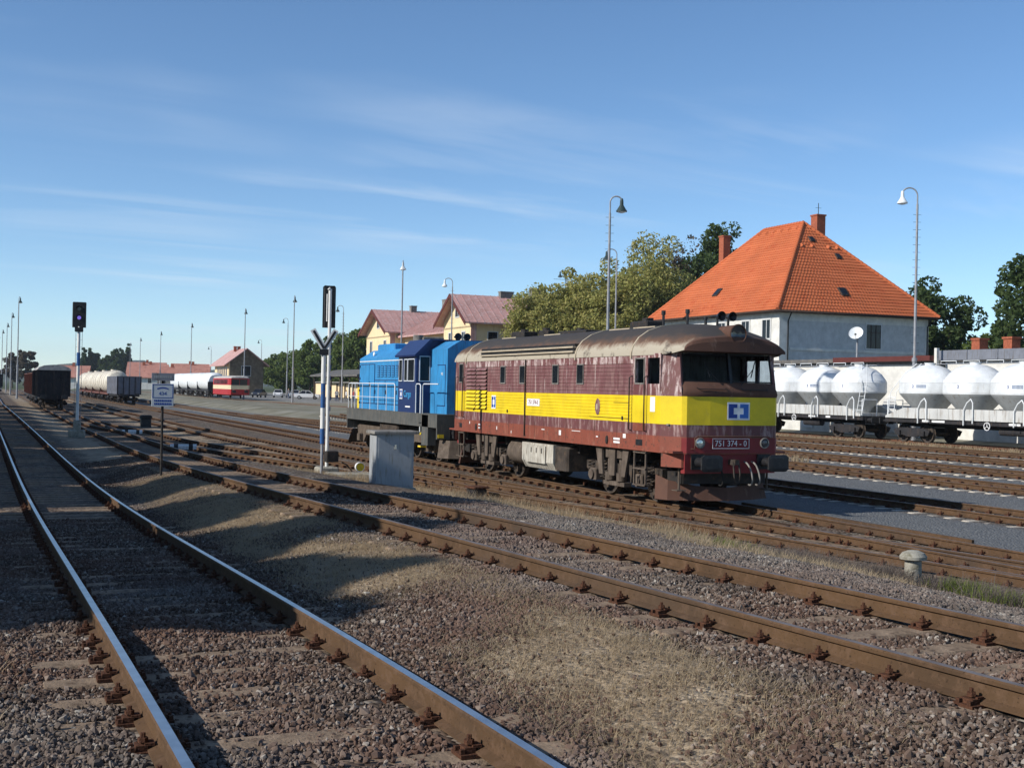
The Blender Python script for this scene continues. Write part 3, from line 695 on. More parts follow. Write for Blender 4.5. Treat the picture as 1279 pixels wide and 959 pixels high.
# lower shell: dirt strip and yellow band, with ribs pressed into the long sides
mb = MB(); band(mb, 1.62, 1.89, 0, .004); mb.build('lower_strip', MT['loco_maroon_peeled'], LC)
mb = MB()
o = outline()
def ribbed(mb, y0, y1, z0, z1, step, xs=(-1, 1), d=.014):
    zs = [z0]; z = z0
    prof = []
    while z < z1-1e-6:
        zt = min(z1, z+step); prof += [(0, z), (0, zt-.022), (d, zt-.018), (d, zt-.004)]; z = zt
    prof.append((0, z1))
    for s in xs:
        mb.add([(s*(HW-p[0]), yy, p[1]) for p in prof for yy in (y0, y1)], [(2*i, 2*i+1, 2*i+3, 2*i+2) for i in range(len(prof)-1)])
def band_ends(mb, z0, z1, inset=0.):      # everything but the long straight sides
    o = outline(inset); n = len(o)
    for i in range(n):
        j = (i+1) % n
        if abs(abs(o[i][0])-abs(o[j][0])) < 1e-6 and abs(abs(o[i][0])-HW*(1-inset/1.53)) < 1e-6 and abs(o[i][1]-o[j][1]) > 1: continue
        mb.add([(o[i][0], o[i][1], z0), (o[j][0], o[j][1], z0), (o[j][0], o[j][1], z1), (o[i][0], o[i][1], z1)], [(0,1,2,3)])
ribbed(mb, -5.35, 5.75, 1.89, 2.53, .08); mb.box(-HW, -HW+.03, -6.0, -5.35, 1.89, 2.53); mb.box(HW-.03, HW, -6.0, -5.35, 1.89, 2.53); mb.box(-HW, -HW+.03, 5.75, 6.0, 1.89, 2.53)
band_ends(mb, 1.89, 2.53); mb.build('yellow_band', MT['loco_yellow'], LC)
mb = MB(); ribbed(mb, -5.35, 5.75, 2.53, 3.28, .094); mb.build('side_panel', MT['loco_maroon'], LC)
mb = MB()
for s in (-1, 1): mb.box(*sorted((s*HW, s*(HW-.03))), -5.35, 5.75, 3.28, 3.46)
mb.build('peeled_strip', MT['loco_flaked'], LC, label='strip of flaked whitish paint under the roof gutter')
# rear cab, closed
mb = MB()
o = outline(.0); n = len(o)
for i in range(n):
    j = (i+1) % n
    if o[i][1] > 5.7 and o[j][1] > 5.7: mb.add([(o[i][0], o[i][1], 2.53), (o[j][0], o[j][1], 2.53), (o[j][0]*.985, o[j][1]-(.16 if o[j][1] > 7 else 0), 3.5), (o[i][0]*.985, o[i][1]-(.16 if o[i][1] > 7 else 0), 3.5)], [(0,1,2,3)])
mb.box(-HW, -HW+.03, 5.75, 6.0, 2.53, 3.46); mb.box(HW-.03, HW, 5.75, 6.0, 2.53, 3.46)
mb.build('rear_cab', MT['loco_maroon_peeled'], LC)
mb = MB()
for y0, y1 in ((5.98, 6.28), (6.42, 6.72)):
    x0 = -1.545 if y0 < 6.3 else -1.50
    mb.box(x0, x0+.02, y0, y1, 2.80, 3.38)
mb.build('window', MT['glass_dark'], LC)
# front cab, open behind its panes
cm = MB(); wm = MB()
for s in (-1, 1):
    xs = sorted((s*HW, s*(HW-.05)))
    def wall(y0, y1, z0, z1, mbx=cm): mbx.box(*xs, y0, y1, z0, z1)
    wall(-6.65, -5.35, 2.53, 2.80); wall(-6.65, -5.35, 3.40, 3.50)
    for a, b_ in ((-6.65, -6.60), (-6.05, -5.92), (-5.50, -5.35)): wall(a, b_, 2.80, 3.40)
    # tapered corner pillar forward of the side window
    P = [(s*HW, -6.65), (s*1.27, -7.16), (s*1.21, -7.13), (s*(HW-.06), -6.62)]
    T_ = [(s*1.50, -6.60), (s*1.25, -6.99), (s*1.19, -6.96), (s*(HW-.09), -6.57)]
    cm.add([(x, y, 2.53) for x, y in P]+[(x, y, 3.52) for x, y in T_], [(0,1,5,4),(1,2,6,5),(2,3,7,6),(3,0,4,7)])
cm.build('cab_wall', MT['loco_flaked'], LC, label='cab walls with heavily flaked maroon paint')
# ledge under the windscreen, centre pillar, header
mb = MB(); fo = [(-1.27, -7.16), (-1.18, -7.24), (-.6, -7.285), (0, -7.30), (.6, -7.285), (1.18, -7.24), (1.27, -7.16)]
l1 = [(x, y, 2.53) for x, y in fo]; l1b = [(x*1.0, y-.035, 2.60) for x, y in fo]; l2 = [(x*.985, y-.01, 2.70) for x, y in fo]; l3 = [(x*.965, y+.13, 2.86) for x, y in fo]
mb.loft([l1, l1b, l2, l3], closed=False, caps=False, smooth=True)
mb.build('windscreen_ledge', MT['loco_maroon_peeled'] if False else MT['loco_rust'], LC, label='rusty bulging ledge under the windscreen')
mb = MB(); mb.add([(-.035, -7.20, 2.84), (.035, -7.20, 2.84), (.035, -7.06, 3.55), (-.035, -7.06, 3.55), (-.035, -7.10, 2.84), (.035, -7.10, 2.84), (.035, -6.98, 3.55), (-.035, -6.98, 3.55)], [(0,1,2,3),(4,7,6,5),(0,3,7,4),(1,5,6,2)])
for s in (-1, 1): mb.tube([(s*.05, -7.19, 2.88), (s*1.19, -7.06, 2.88), (s*1.16, -6.94, 3.52)], .018, 5)
mb.build('windscreen_frame', MT['black_paint'], LC)
for s in (-1, 1):
    g = MB(); g.add([(s*.035, -7.165, 2.86), (s*1.21, -7.03, 2.86), (s*1.18, -6.93, 3.54), (s*.035, -7.035, 3.54)], [(0,1,2,3)]); g.build('windscreen', MT['glass_clear'], LC)
    g = MB()
    for a, b_ in ((-6.60, -6.05), (-5.92, -5.50)): g.add([(s*(HW-.025), a, 2.80), (s*(HW-.025), b_, 2.80), (s*(HW-.025), b_, 3.40), (s*(HW-.025), a, 3.40)], [(0,1,2,3)])
    g.build('cab_window', MT['glass_clear'], LC)
    wi = MB(); wi.tube([(s*.25, -7.22, 2.80), (s*.62, -7.14, 3.18)], .010, 4); wi.tube([(s*.55, -7.16, 2.98), (s*.68, -7.12, 3.36)], .013, 4)
    wi.tube([(s*.2, -7.30, 2.73), (s*.25, -7.34, 2.70), (s*.9, -7.30, 2.70), (s*.95, -7.26, 2.73)], .012, 4); wi.build('wiper', MT['black_paint'], LC)
mb = MB(); mb.box(-1.46, 1.46, -5.30, -5.25, 1.9, 3.5); mb.box(-1.45, 1.45, -6.9, -5.3, 1.86, 1.9); mb.box(-1.15, 1.15, -6.95, -6.55, 2.5, 2.66); mb.box(-1.48, 1.48, -6.95, -5.25, 3.5, 3.53)
mb.bbox(-.95, -.45, -6.2, -5.75, 1.9, 2.45); mb.bbox(-.95, -.45, -5.8, -5.7, 2.4, 2.95); mb.build('cab_interior', MT['grey_dirty'], LC)
# frame sill, corner skirts, buffer beam
mb = MB(); band(mb, 1.24, 1.62, 0, .0)
mb.box(-1.50, 1.50, -7.2, 7.2, 1.25, 1.30); mb.build('frame_sill', MT['loco_frame_red'], LC)
for e in (-1, 1):
    mb = MB()
    for s in (-1, 1):
        y0, y1 = e*6.72, e*7.20
        P = [(s*1.50, e*6.68), (s*1.26, e*7.17), (s*1.0, e*7.235), (s*1.0, e*6.9), (s*1.40, e*6.68)]
        mb.add([(x, y, .93) for x, y in P]+[(x, y, 1.242) for x, y in P], [(0,1,6,5),(1,2,7,6),(2,3,8,7),(3,4,9,8),(4,0,5,9),(4,3,2,1,0)])
    mb.build('corner_skirt', MT['loco_frame_red'], LC)
    mb = MB(); mb.box(-1.20, 1.20, *sorted((e*7.05, e*7.22)), .80, 1.245); mb.build('buffer_beam', MT['loco_front_red'], LC)
    mb = MB(); mb.add([(x, e*(abs(y)+.012), z) for z in (1.26, 1.60) for x, y in fo], [(i, i+1, i+8, i+7) for i in range(6)]); mb.build('front_panel', MT['loco_front_red'], LC)
    for s in (-1, 1): buffer(LC, s*.875, e*7.22, 1.06, e)
    # coupling, hoses
    mb = MB(); mb.box(-.06, .06, *sorted((e*7.2, e*7.5)), 1.0, 1.12); mb.tube([(-.07, e*7.45, 1.06), (-.08, e*7.5, .8), (-.05, e*7.5, .62), (.05, e*7.5, .62), (.08, e*7.5, .8), (.07, e*7.45, 1.06)], .022, 6)
    mb.build('coupling', MT['bogie_dirt'], LC)
    for x0 in (-.42, .36, .56):
        mb = MB(); hose(mb, [(x0, e*7.24, 1.06), (x0, e*7.55, 1.05), (x0+.12, e*7.55, .45), (x0+.05, e*7.34, .55)]); mb.build('brake_hose', MT['grey_dirty'] if x0 > 0 else MT['rubber'], LC)
    # plough
    mb = MB(); P = [(-1.44, e*6.35), (-1.34, e*6.72), (-.75, e*7.02), (0, e*7.18), (.75, e*7.02), (1.34, e*6.72), (1.44, e*6.35)]
    tp = [.72, .62, .50, .46, .50, .62, .72]
    mb.add([(x*.95, y-e*.10, tp[i]) for i, (x, y) in enumerate(P)]+[(x, y, .17) for x, y in P]+[(x, y-e*.03, .17) for x, y in P]+[(x*.95, y-e*.13, tp[i]) for i, (x, y) in enumerate(P)], [(i, i+1, 8+i, 7+i) for i in range(6)]+[(7+i, 8+i, 15+i, 14+i) for i in range(6)]+[(14+i, 15+i, 22+i, 21+i) for i in range(6)])
    mb.build('snow_plough', MT['loco_rust'], LC)
    mb = MB(); mb.box(-1.1, 1.1, *sorted((e*6.3, e*7.0)), .55, .80); mb.build('drag_box', MT['dark_steel'], LC)
    mb = MB()
    for s in (-1, 1): mb.cyl((s*1.18, e*6.95, .42), (s*1.18, e*6.95, .95), .028, n=8); mb.box(s*1.18-.12, s*1.18+.12, e*6.95-.12, e*6.95+.12, .40, .42)
    mb.build('footstep', MT['bogie_dust'], LC)
# front marker lamps, plate
for s in (-1, 1):
    lm = MB(); lm.lathe([(.115, 0), (.125, -.04), (.105, -.05), (.095, -.03)], (s*.86, -7.27, 1.49), 20, axis='y'); la = lm.build('marker_lamp', MT['grey_dirty'], LC)
    lm = MB(); lm.lathe([(.095, -.03), (.06, -.05), (.001, -.058)], (s*.86, -7.27, 1.49), 20, axis='y'); lm.build('lens', MT['lens'] if s < 0 else MT['lens_dark'], la)
hr = MB(); hr.tube([(-1.08, -7.27, 1.36), (-1.02, -7.34, 1.36), (-1.02, -7.34, 1.60), (-.95, -7.34, 1.64), (.9, -7.36, 1.64), (1.0, -7.30, 1.62)], .014, 5); hr.build('front_handrail', MT['loco_rust'], LC)
pb = MB(); pb.box(-.56, .42, -7.335, -7.31, 1.365, 1.595); pl = pb.build('number_plate', MT['plate_red'], LC)
rim = MB()
for a in ((-.56, .42, 1.583, 1.595), (-.56, .42, 1.365, 1.377), (-.56, -.548, 1.377, 1.583), (.408, .42, 1.377, 1.583)): rim.box(a[0], a[1], -7.341, -7.335, a[2], a[3])
rim.build('plate_rim', MT['logo_white'], pl)
text('751 374 - 0', .19, 'logo_white', pl, face_negY(-.07, -7.336, 1.478), sx=.96)
cargo_logo(LC, face_negY(.13, -7.315, 2.215), .60, .40)
cargo_logo(LC, face_negX(-HW-.004, 3.30, 2.22), .34, .40)
sp_ = MB(); sp_.box(-HW-.012, -HW, -.05, .80, 2.16, 2.36); so = sp_.build('side_number_plate', MT['logo_white'], LC); text('751 374-0', .17, 'plate_red', so, face_negX(-HW-.013, .375, 2.26), sx=.93)
em = MB(); em.lathe([(.001, -.02), (.11, -.015), (.13, 0)], (-HW-.004, -3.55, 2.22), 20, axis='x', sx=1, sy=1.6); eo = em.build('oval_emblem', MT['loco_maroon'], LC)
em = MB(); em.lathe([(.001, -.022), (.05, -.02)], (-HW-.006, -3.55, 2.22), 16, axis='x', sx=1, sy=1.6); em.build('emblem_mark', MT['loco_beige'], eo)
nt_ = MB(); nt_.box(-HW-.005, -HW, -6.42, -6.20, 2.16, 2.50); nt_.build('notice_sheet', MT['logo_white'], LC)
# engine-room windows
for y0 in (-2.72, -1.22, 1.00, 2.44):
    g = MB(); g.box(-HW-.006, -HW+.002, y0, y0+.34, 2.80, 3.27); wo_ = g.build('window', MT['glass_dark'], LC)
    g = MB(); frame_ring(g, -HW, y0, y0+.34, 2.80, 3.27, .028, -.022); g.build('window_frame', MT['grey_dirty'], wo_)
# louvred intake
lv = MB(); lv.box(-HW-.004, -HW, 3.85, 5.60, 1.98, 3.28); lo = lv.build('louvre', MT['wood_dark'], LC)
for k in range(11):
    z = 2.0+.117*k
    for (a, b_) in ((3.86, 4.70), (4.76, 5.58)):
        s_ = MB(); s_.add([(-HW-.006, a, z+.088), (-HW-.006, b_, z+.088), (-HW-.058, b_, z+.016), (-HW-.058, a, z+.016), (-HW-.058, a, z), (-HW-.058, b_, z)], [(0,1,2,3),(3,2,5,4)])
        s_.build('slat', MT['loco_yellow'] if z < 2.5 else MT['loco_maroon'], lo)
# doors with rails
for (y0, y1) in ((-6.0, -5.38), (5.82, 6.35)):
    d = MB(); dx = -HW-.012
    d.box(dx, dx+.012, y0+.03, y1-.03, 1.70, 1.89, 2); d.box(dx, dx+.012, y0+.03, y1-.03, 1.89, 2.53, 1); d.box(dx, dx+.012, y0+.03, y1-.03, 2.53, 2.78, 0)
    do = d.build('door', [MT['loco_maroon_peeled'], MT['loco_yellow'], MT['loco_frame_red']], LC)
    d = MB(); frame_ring(d, -HW, y0+.10, y1-.12, 2.82, 3.38, .03, -.024); d.build('window_frame', MT['grey_dirty'], do)
    for yy in (y0-.04, y1+.06):
        d = MB(); d.tube([(-HW, yy, 2.98), (-HW-.08, yy, 2.95), (-HW-.08, yy, 1.72), (-HW, yy, 1.69)], .016, 6); d.build('handrail', MT['dark_steel'], do)
    # step ladder
    st = MB()
    for yy in (y0+.02, y1-.06): st.box(-1.50, -1.46, yy, yy+.04, .42, 1.25)
    for z in (.42, .80, 1.18): st.box(-1.52, -1.36, y0+.02, y1-.02, z, z+.03)
    st.build('step_ladder', MT['bogie_dust'], LC)
    pk = MB(); pk.box(-HW-.004, -HW+.002, y0+.14, y1-.16, 1.36, 1.50); pk.build('foothold', MT['black_paint'], LC)
for y in (-4.1, 4.7): 
    q = MB(); q.lathe([(.001, -.03), (.05, -.03), (.055, 0)], (-HW, y, 1.42), 12, axis='x', sy=2.); q.build('filler_cap', MT['dark_steel'], LC)
for y, z, w_, h_ in ((-4.75, 1.44, .32, .05), (-4.75, 1.36, .32, .05), (-5.05, 1.5, .14, .10), (-3.6, 1.46, .1, .03), (-1.45, 1.42, .13, .13), (3.0, 1.40, .05, .10), (5.25, 1.5, .05, .08), (4.35, 1.48, .16, .05), (4.35, 1.38, .16, .05), (1.9, 1.34, .04, .07), (-.4, 1.52, .2, .02), (-2.6, 1.56, .5, .015), (-6.9, 1.5, .05, .06)):
    q = MB(); q.box(-HW-.004, -HW, y, y+w_, z, z+h_); q.build('stencil_mark', MT['logo_white'], LC) if y > -6.6 else None
for y in (-4.9, 2.2, 4.9):
    q = MB(); q.box(-HW-.02, -HW, y, y+.06, 1.93, 2.02); q.build('hook', MT['black_paint'], LC)
q = MB(); q.tube([(-HW-.004, -3.1, 1.97), (-HW-.004, -5.15, 1.97), (-HW-.004, -5.2, 2.03), (-HW-.004, -5.2, 2.30), (-HW-.004, -5.15, 2.34), (-HW-.004, -4.4, 2.34)], .006, 4); q.build('hatch_outline', MT['wood_dark'], LC)
for y in (-4.6, -3.4, -1.75, -.35, .25, 2.1, 3.55):
    q = MB(); q.box(-HW-.003, -HW, y, y+.022, 2.54, 3.30); q.build('panel_seam', MT['loco_flaked'], LC)
    q = MB(); q.box(-HW-.003, -HW, y, y+.016, 1.30, 1.88); q.build('panel_seam', MT['loco_rust'], LC)
# vertical pipe strap
q = MB(); q.tube([(-HW-.03, .93, 1.3), (-HW-.03, .93, 3.45)], .02, 5); q.build('side_pipe', MT['wood_dark'], LC)
# roof
def rsec(y, crown, side, hw):
    h = crown-side; hp = [(1, 0), (.995, .16), (.955, .36), (.86, .58), (.70, .77), (.48, .91), (.24, .98), (0, 1)]
    pts = [(-hw*a, y, side+h*c_) for a, c_ in hp]; return pts+[(-x, yy, z) for x, yy, z in pts[::-1][1:]]
S = [rsec(7.45, 3.80, 3.50, 1.24), rsec(7.2, 3.98, 3.47, 1.36), rsec(6.75, 4.14, 3.46, 1.50), rsec(6.0, 4.24, 3.46, 1.545)]
S += [rsec(y, 4.25, 3.46, 1.545) for y in (5.65, 3, 0, -2.27, -5.28)]+[rsec(-6.0, 4.24, 3.46, 1.545), rsec(-6.6, 4.16, 3.47, 1.52), rsec(-7.0, 4.06, 3.50, 1.42), rsec(-7.30, 3.92, 3.56, 1.32)]
mb = MB(); mb.loft(S, closed=False, caps=False, smooth=True)
ro = mb.build('roof', MT['loco_roof'], LC)
for e, sec in ((-1, S[-1]), (1, S[0])):      # brow over the cab windows: continues the roof's end curve
    hwb = abs(sec[0][0])
    def cur(k, dy, zf): return [(x*k, y+e*(dy+.10*(1-(x/hwb)**2)), zf(z)) for x, y, z in sec]
    b1 = MB(); b1.loft([[(x, y, z) for x, y, z in sec], cur(1.01, .03, lambda z: z-.03), cur(1.02, .06, lambda z: max(3.55, 3.55+(z-3.55)*.62)), cur(1.02, .07, lambda z: 3.545), cur(.95, -.42, lambda z: 3.525)], closed=False, caps=False)
    b1.build('brow', MT['loco_rust'], ro)
for y in (-5.28, -2.27, 5.65):
    mb = MB(); a = rsec(y-.03, 4.28, 3.40, 1.575); b_ = rsec(y+.03, 4.28, 3.40, 1.575); c_ = rsec(y-.03, 4.2, 3.40, 1.53); d = rsec(y+.03, 4.2, 3.40, 1.53)
    mb.loft([c_, a, b_, d], closed=False, caps=False); mb.build('roof_strap', MT['loco_beige'], ro)
for k, z in enumerate((3.60, 3.72)):
    mb = MB(); mb.box(-1.60, -1.50+k*.0, -2.2, 4.35, z, z+.045); mb.build('vent_lip', MT['loco_beige'], ro)
mb = MB(); mb.box(-1.555, -1.44, -2.2, 4.35, 3.645, 3.72); mb.box(-1.535, -1.40, -2.2, 4.35, 3.765, 3.83); mb.build('vent_slot', MT['black_paint'], ro)
hl = MB(); hl.lathe([(.20, .55), (.21, -.02), (.225, -.05), (.205, -.06), (.195, -.03)], (0, -7.40, 3.96), 24, axis='y'); ho = hl.build('headlight', MT['loco_rust'], ro)
hl = MB(); hl.lathe([(.195, -.03), (.12, -.0), (.001, .01)], (0, -7.40, 3.96), 24, axis='y'); hl.build('lens', MT['lens_dark'], ho)
for x in (-.55, -.25):
    mb = MB(); mb.lathe([(.03, .35), (.035, .12), (.11, -.08), (.115, -.1), (.02, .0)], (x+.75, -6.35, 4.42), 14, axis='y'); mb.cyl((x+.75, -6.25, 4.2), (x+.75, -6.25, 4.42), .03, n=6); mb.build('horn', MT['black_paint'], ro)
for x, y, h in ((-.3, -4.6, .42), (-.1, -5.4, .42), (.1, -5.9, .22)):
    mb = MB(); mb.cyl((x, y, 4.2), (x, y, 4.2+h), .035, n=8); mb.cyl((x, y, 4.2+h*.75), (x, y, 4.2+h), .055, n=8); mb.build('aerial', MT['black_paint'], ro)
for (x, y, a, b_, h) in ((.0, 4.6, .5, .5, .18), (.3, 3.6, .25, .35, .2), (-.1, -3.4, .5, .45, .16), (.2, -3.0, .3, .3, .2), (.0, .6, .6, .9, .07)):
    mb = MB(); mb.bbox(x-a/2, x+a/2, y-b_, y+b_, 4.2, 4.25+h, .03); mb.cyl((x, y, 4.2), (x, y, 4.33+h), .12, n=12); mb.build('roof_vent', MT['dark_steel'], ro)
for y in (-4.2, -2.9, 1.2, 4.4): 
    mb = MB(); mb.box(-.62, -.50, y-.55, y+.55, 4.19, 4.225); mb.build('roof_walk_strip', MT['loco_beige'], ro)
# bogies
for yc in (-4.15, 4.15):
    bg_ = bpy.data.objects.new('bogie', None); COL.objects.link(bg_); bg_.parent = LC; bg_.location = (0, yc, 0); bg_.empty_display_size = .2
    for dy in (-1.2, 1.2): wheelset(bg_, dy)
    for s in (-1, 1):
        f = MB(); f.prism([(-1.95, .62), (-1.7, .50), (-.75, .50), (-.45, .40), (.45, .40), (.75, .50), (1.7, .50), (1.95, .62), (1.95, .82), (-1.95, .82)], *sorted((s*.98, s*1.12)), axis='x'); f.build('side_frame', MT['bogie_dirt'], bg_)
        for dy in (-1.2, 1.2):
            f = MB(); f.bbox(*sorted((s*1.05, s*1.34)), dy-.17, dy+.17, .36, .66, .03); f.cyl((s*1.34, dy, .5), (s*1.39, dy, .5), .12, n=14); f.build('axle_box', MT['bogie_dust'], bg_)
            for q in (-.34, .34):
                f = MB(); coil(f, s*1.2, dy+q, .42, .84); f.build('spring', MT['bogie_dirt'], bg_)
        for dy in (-.30, .30):
            f = MB(); f.cyl((s*1.3, dy, .42), (s*1.3, dy, .62), .13, n=12); f.cyl((s*1.3, dy, .62), (s*1.3, dy, .98), .06, n=10); f.cyl((s*1.3, dy, .98), (s*1.3, dy, 1.2), .12, n=12); f.build('damper', MT['bogie_dust'], bg_)
        for dy, w0, w1, tip in ((-.72, .16, .10, .25), (0, .17, .14, 0), (.72, .16, .10, -.25)):      # tapered hangers between sill and spring seats
            f = MB(); f.add([(s*1.42, dy-w0, 1.25), (s*1.42, dy+w0, 1.25), (s*1.42, dy+w1+tip*.6, .55), (s*1.42, dy-w1+tip*.6, .55), (s*1.36, dy-w0, 1.25), (s*1.36, dy+w0, 1.25), (s*1.36, dy+w1+tip*.6, .55), (s*1.36, dy-w1+tip*.6, .55)], [(0,1,2,3),(4,7,6,5),(0,3,7,4),(1,5,6,2),(3,2,6,7)]); f.build('hanger', MT['bogie_dust'], bg_)
        f = MB(); f.box(*sorted((s*1.16, s*1.36)), -.55, .55, .30, .40); f.build('spring_seat', MT['bogie_dust'], bg_)
    f = MB(); f.box(-1, 1, -.3, .3, .45, .85); f.build('bolster', MT['dark_steel'], bg_)
# tank and air reservoir under the middle
mb = MB(); mb.prism([(-1.42, .62), (-1.30, .42), (1.30, .42), (1.42, .62), (1.42, 1.12), (-1.42, 1.12)], -.75, 1.35, axis='y'); fo_ = mb.build('fuel_tank', MT['loco_tank_grey'], LC)
mb = MB(); mb.box(-1.46, -1.42, -.30, 1.0, .58, 1.06); mb.build('battery_cover', MT['loco_tank_grey'], fo_)
for y in (-.1, .25, .6): 
    mb = MB(); mb.box(-1.475, -1.46, y, y+.03, .86, 1.0); mb.build('latch', MT['dark_steel'], fo_)
mb = MB(); mb.bbox(-1.40, 1.40, -1.60, -.80, .46, 1.10, .05); mb.build('equipment_box', MT['bogie_dirt'], LC)
mb = MB(); mb.lathe([(.001, -.62), (.22, -.58), (.34, -.45), (.36, -.38), (.36, .40), (.2, .55), (.001, .58)], (-1.02, 2.15, .80), 22, axis='y'); mb.build('air_reservoir', MT['bogie_dust'], LC)
mb = MB()
for y in np.linspace(-6.6, 6.6, 9): mb.box(-1.1, 1.1, y-.08, y+.08, .95, 1.25)
mb.box(-.5, .5, -6.8, 6.8, .95, 1.24); mb.build('underframe', MT['dark_steel'], LC)

# ------------------------------------------------------------ blue diesel behind it
BL = thing('diesel_locomotive', 'bright blue hood diesel locomotive with navy cab, coupled behind the maroon one', 'locomotive', (15.6, 45.35, 0))
# local y from -5.85 (near end) to 5.95 (far end)
mb = MB(); mb.box(-1.5, 1.5, -5.85, 5.6, 1.24, 1.66); mb.build('frame_sill', MT['blue_frame_grey'], BL)
mb = MB(); mb.box(-1.5, 1.5, -5.85, 5.6, 1.662, 1.70); mb.build('deck', MT['blue_frame_grey'], BL)
def hood(y0, y1, hw, z1, ch, name):
    mb = MB(); pr = [(-hw, 1.70), (-hw, z1-ch), (-hw+ch*1.6, z1), (hw-ch*1.6, z1), (hw, z1-ch), (hw, 1.70)]
    mb.prism(pr, y0, y1, axis='y'); return mb.build(name, MT['cargo_blue'], BL)
H1 = hood(-1.35, 4.62, 1.24, 4.12, .36, 'long_hood'); H2 = hood(-5.2, -3.42, .92, 4.28, .30, 'short_hood')
mb = MB(); mb.bbox(-.7, .7, 1.6, 3.9, 4.1, 4.36, .04); mb.build('fan_housing', MT['cargo_blue'], H1)
mb = MB(); mb.box(-1.255, -1.24, -1.3, 4.60, 3.62, 3.66); mb.build('hood_seam', MT['handrail_white'], H1)
for y0, y1, z0, z1 in ((3.2, 4.4, 1.95, 3.5), (2.45, 3.15, 1.95, 3.5), (1.0, 2.35, 1.95, 2.85), (-.4, .92, 1.95, 2.85), (-1.25, -.45, 1.95, 2.85)):
    mb = MB(); mb.box(-1.246, -1.24, y0-.035, y1+.035, z0-.035, z1+.035); mb.build('door_gap', MT['cargo_navy'], H1)
    mb = MB(); mb.box(-1.262, -1.24, y0, y1, z0, z1); d = mb.build('hood_door', MT['cargo_blue'], H1)
    mb = MB(); mb.box(-1.28, -1.262, y1-.12, y1-.06, (z0+z1)/2-.08, (z0+z1)/2+.08); mb.build('handle', MT['black_paint'], d)
for y in np.arange(-1.15, 2.2, .48):
    mb = MB(); mb.box(-1.252, -1.24, y, y+.34, 3.0, 3.45); lo = mb.build('louvre', MT['cargo_navy'], H1)
    mb = MB()
    for q in range(6): mb.add([(-1.252, y, 3.06+q*.07), (-1.252, y+.34, 3.06+q*.07), (-1.275, y+.34, 3.02+q*.07), (-1.275, y, 3.02+q*.07)], [(0,1,2,3)])
    mb.build('louvre_slats', MT['cargo_blue'], lo, kind='stuff')
mb = MB(); mb.box(-1.268, -1.24, -1.35, 4.6, 2.60, 2.64); mb.build('hood_stripe', MT['cargo_navy'], H1)
mb = MB(); mb.lathe([(.001, -.03), (.08, -.03), (.09, 0)], (-1.08, 3.1, 3.94), 14, axis='x'); mb.build('lamp', MT['logo_white'], H1)
for z in (1.9, 2.4, 2.9, 3.4): 
    mb = MB(); mb.box(-1.27, -1.24, 4.5, 4.6, z, z+.09); mb.build('hinge', MT['cargo_navy'], H1)
# cab
cy0, cy1 = -3.42, -1.35
mb = MB(); mb.prism([(-1.46, 1.70), (-1.46, 3.78), (-.95, 4.30), (.95, 4.30), (1.46, 3.78), (1.46, 1.70)], cy0, cy1, axis='y'); CB = mb.build('cab', MT['cargo_navy'], BL)
mb = MB(); mb.prism([(-1.56, 3.72), (-1.58, 3.78), (-1.0, 4.36), (1.0, 4.36), (1.58, 3.78), (1.56, 3.72), (1.40, 3.80), (.9, 4.31), (-.9, 4.31), (-1.40, 3.80)], cy0-.18, cy1+.12, axis='y'); mb.build('cab_roof', MT['cargo_navy'], CB)
for y0, y1 in ((-3.25, -2.55), (-2.45, -2.12), (-1.85, -1.5)):
    g = MB(); g.box(-1.475, -1.46, y0, y1, 2.86, 3.62); wo_ = g.build('cab_window', MT['glass_dark'], CB)
    g = MB(); frame_ring(g, -1.46, y0, y1, 2.86, 3.62, .03, -.03); g.build('window_frame', MT['handrail_white'], wo_)
g = MB(); g.box(-1.32, -.97, cy0-.02, cy0, 2.86, 3.72); wo_ = g.build('cab_window', MT['glass_dark'], CB)
g = MB()
for a in ((-1.35, -1.32, 2.83, 3.75), (-.97, -.94, 2.83, 3.75), (-1.32, -.97, 2.83, 2.86), (-1.32, -.97, 3.72, 3.75)): g.box(a[0], a[1], cy0-.03, cy0, a[2], a[3])
g.build('window_frame', MT['handrail_white'], wo_)
cargo_logo(CB, face_negX(-1.464, -1.72, 2.36), .34, .36)
text('Cargo', .34, 'logo_cyan', CB, face_negX(-1.464, -2.45, 2.36))
q = MB(); q.box(-1.468, -1.46, -2.8, -2.25, 1.88, 1.93); q.build('number_stencil', MT['logo_white'], CB)
mb = MB(); mb.cyl((-.45, -.6, 4.1), (-.45, -.6, 4.62), .2, n=16); mb.bbox(-.35, .5, -.9, -.2, 4.1, 4.55, .03); mb.build('exhaust', MT['grey_dirty'], BL)
for x in (-.2, .15):
    mb = MB(); mb.lathe([(.03, .3), (.04, .1), (.13, -.06), (.135, -.08), (.02, 0)], (x, -4.2, 4.45), 14, axis='y'); mb.cyl((x, -4.1, 4.2), (x, -4.1, 4.45), .03, n=6); mb.build('horn', MT['black_paint'], BL)
g = MB(); g.box(-.926, -.92, -5.03, -4.17, 1.97, 3.43); g.build('door_gap', MT['cargo_navy'], H2)
g = MB(); g.box(-.935, -.92, -5.0, -4.2, 2.0, 3.4); g.build('hood_door', MT['cargo_blue'], H2)
text('742', .14, 'logo_white', H2, face_negX(-.938, -4.7, 3.1))
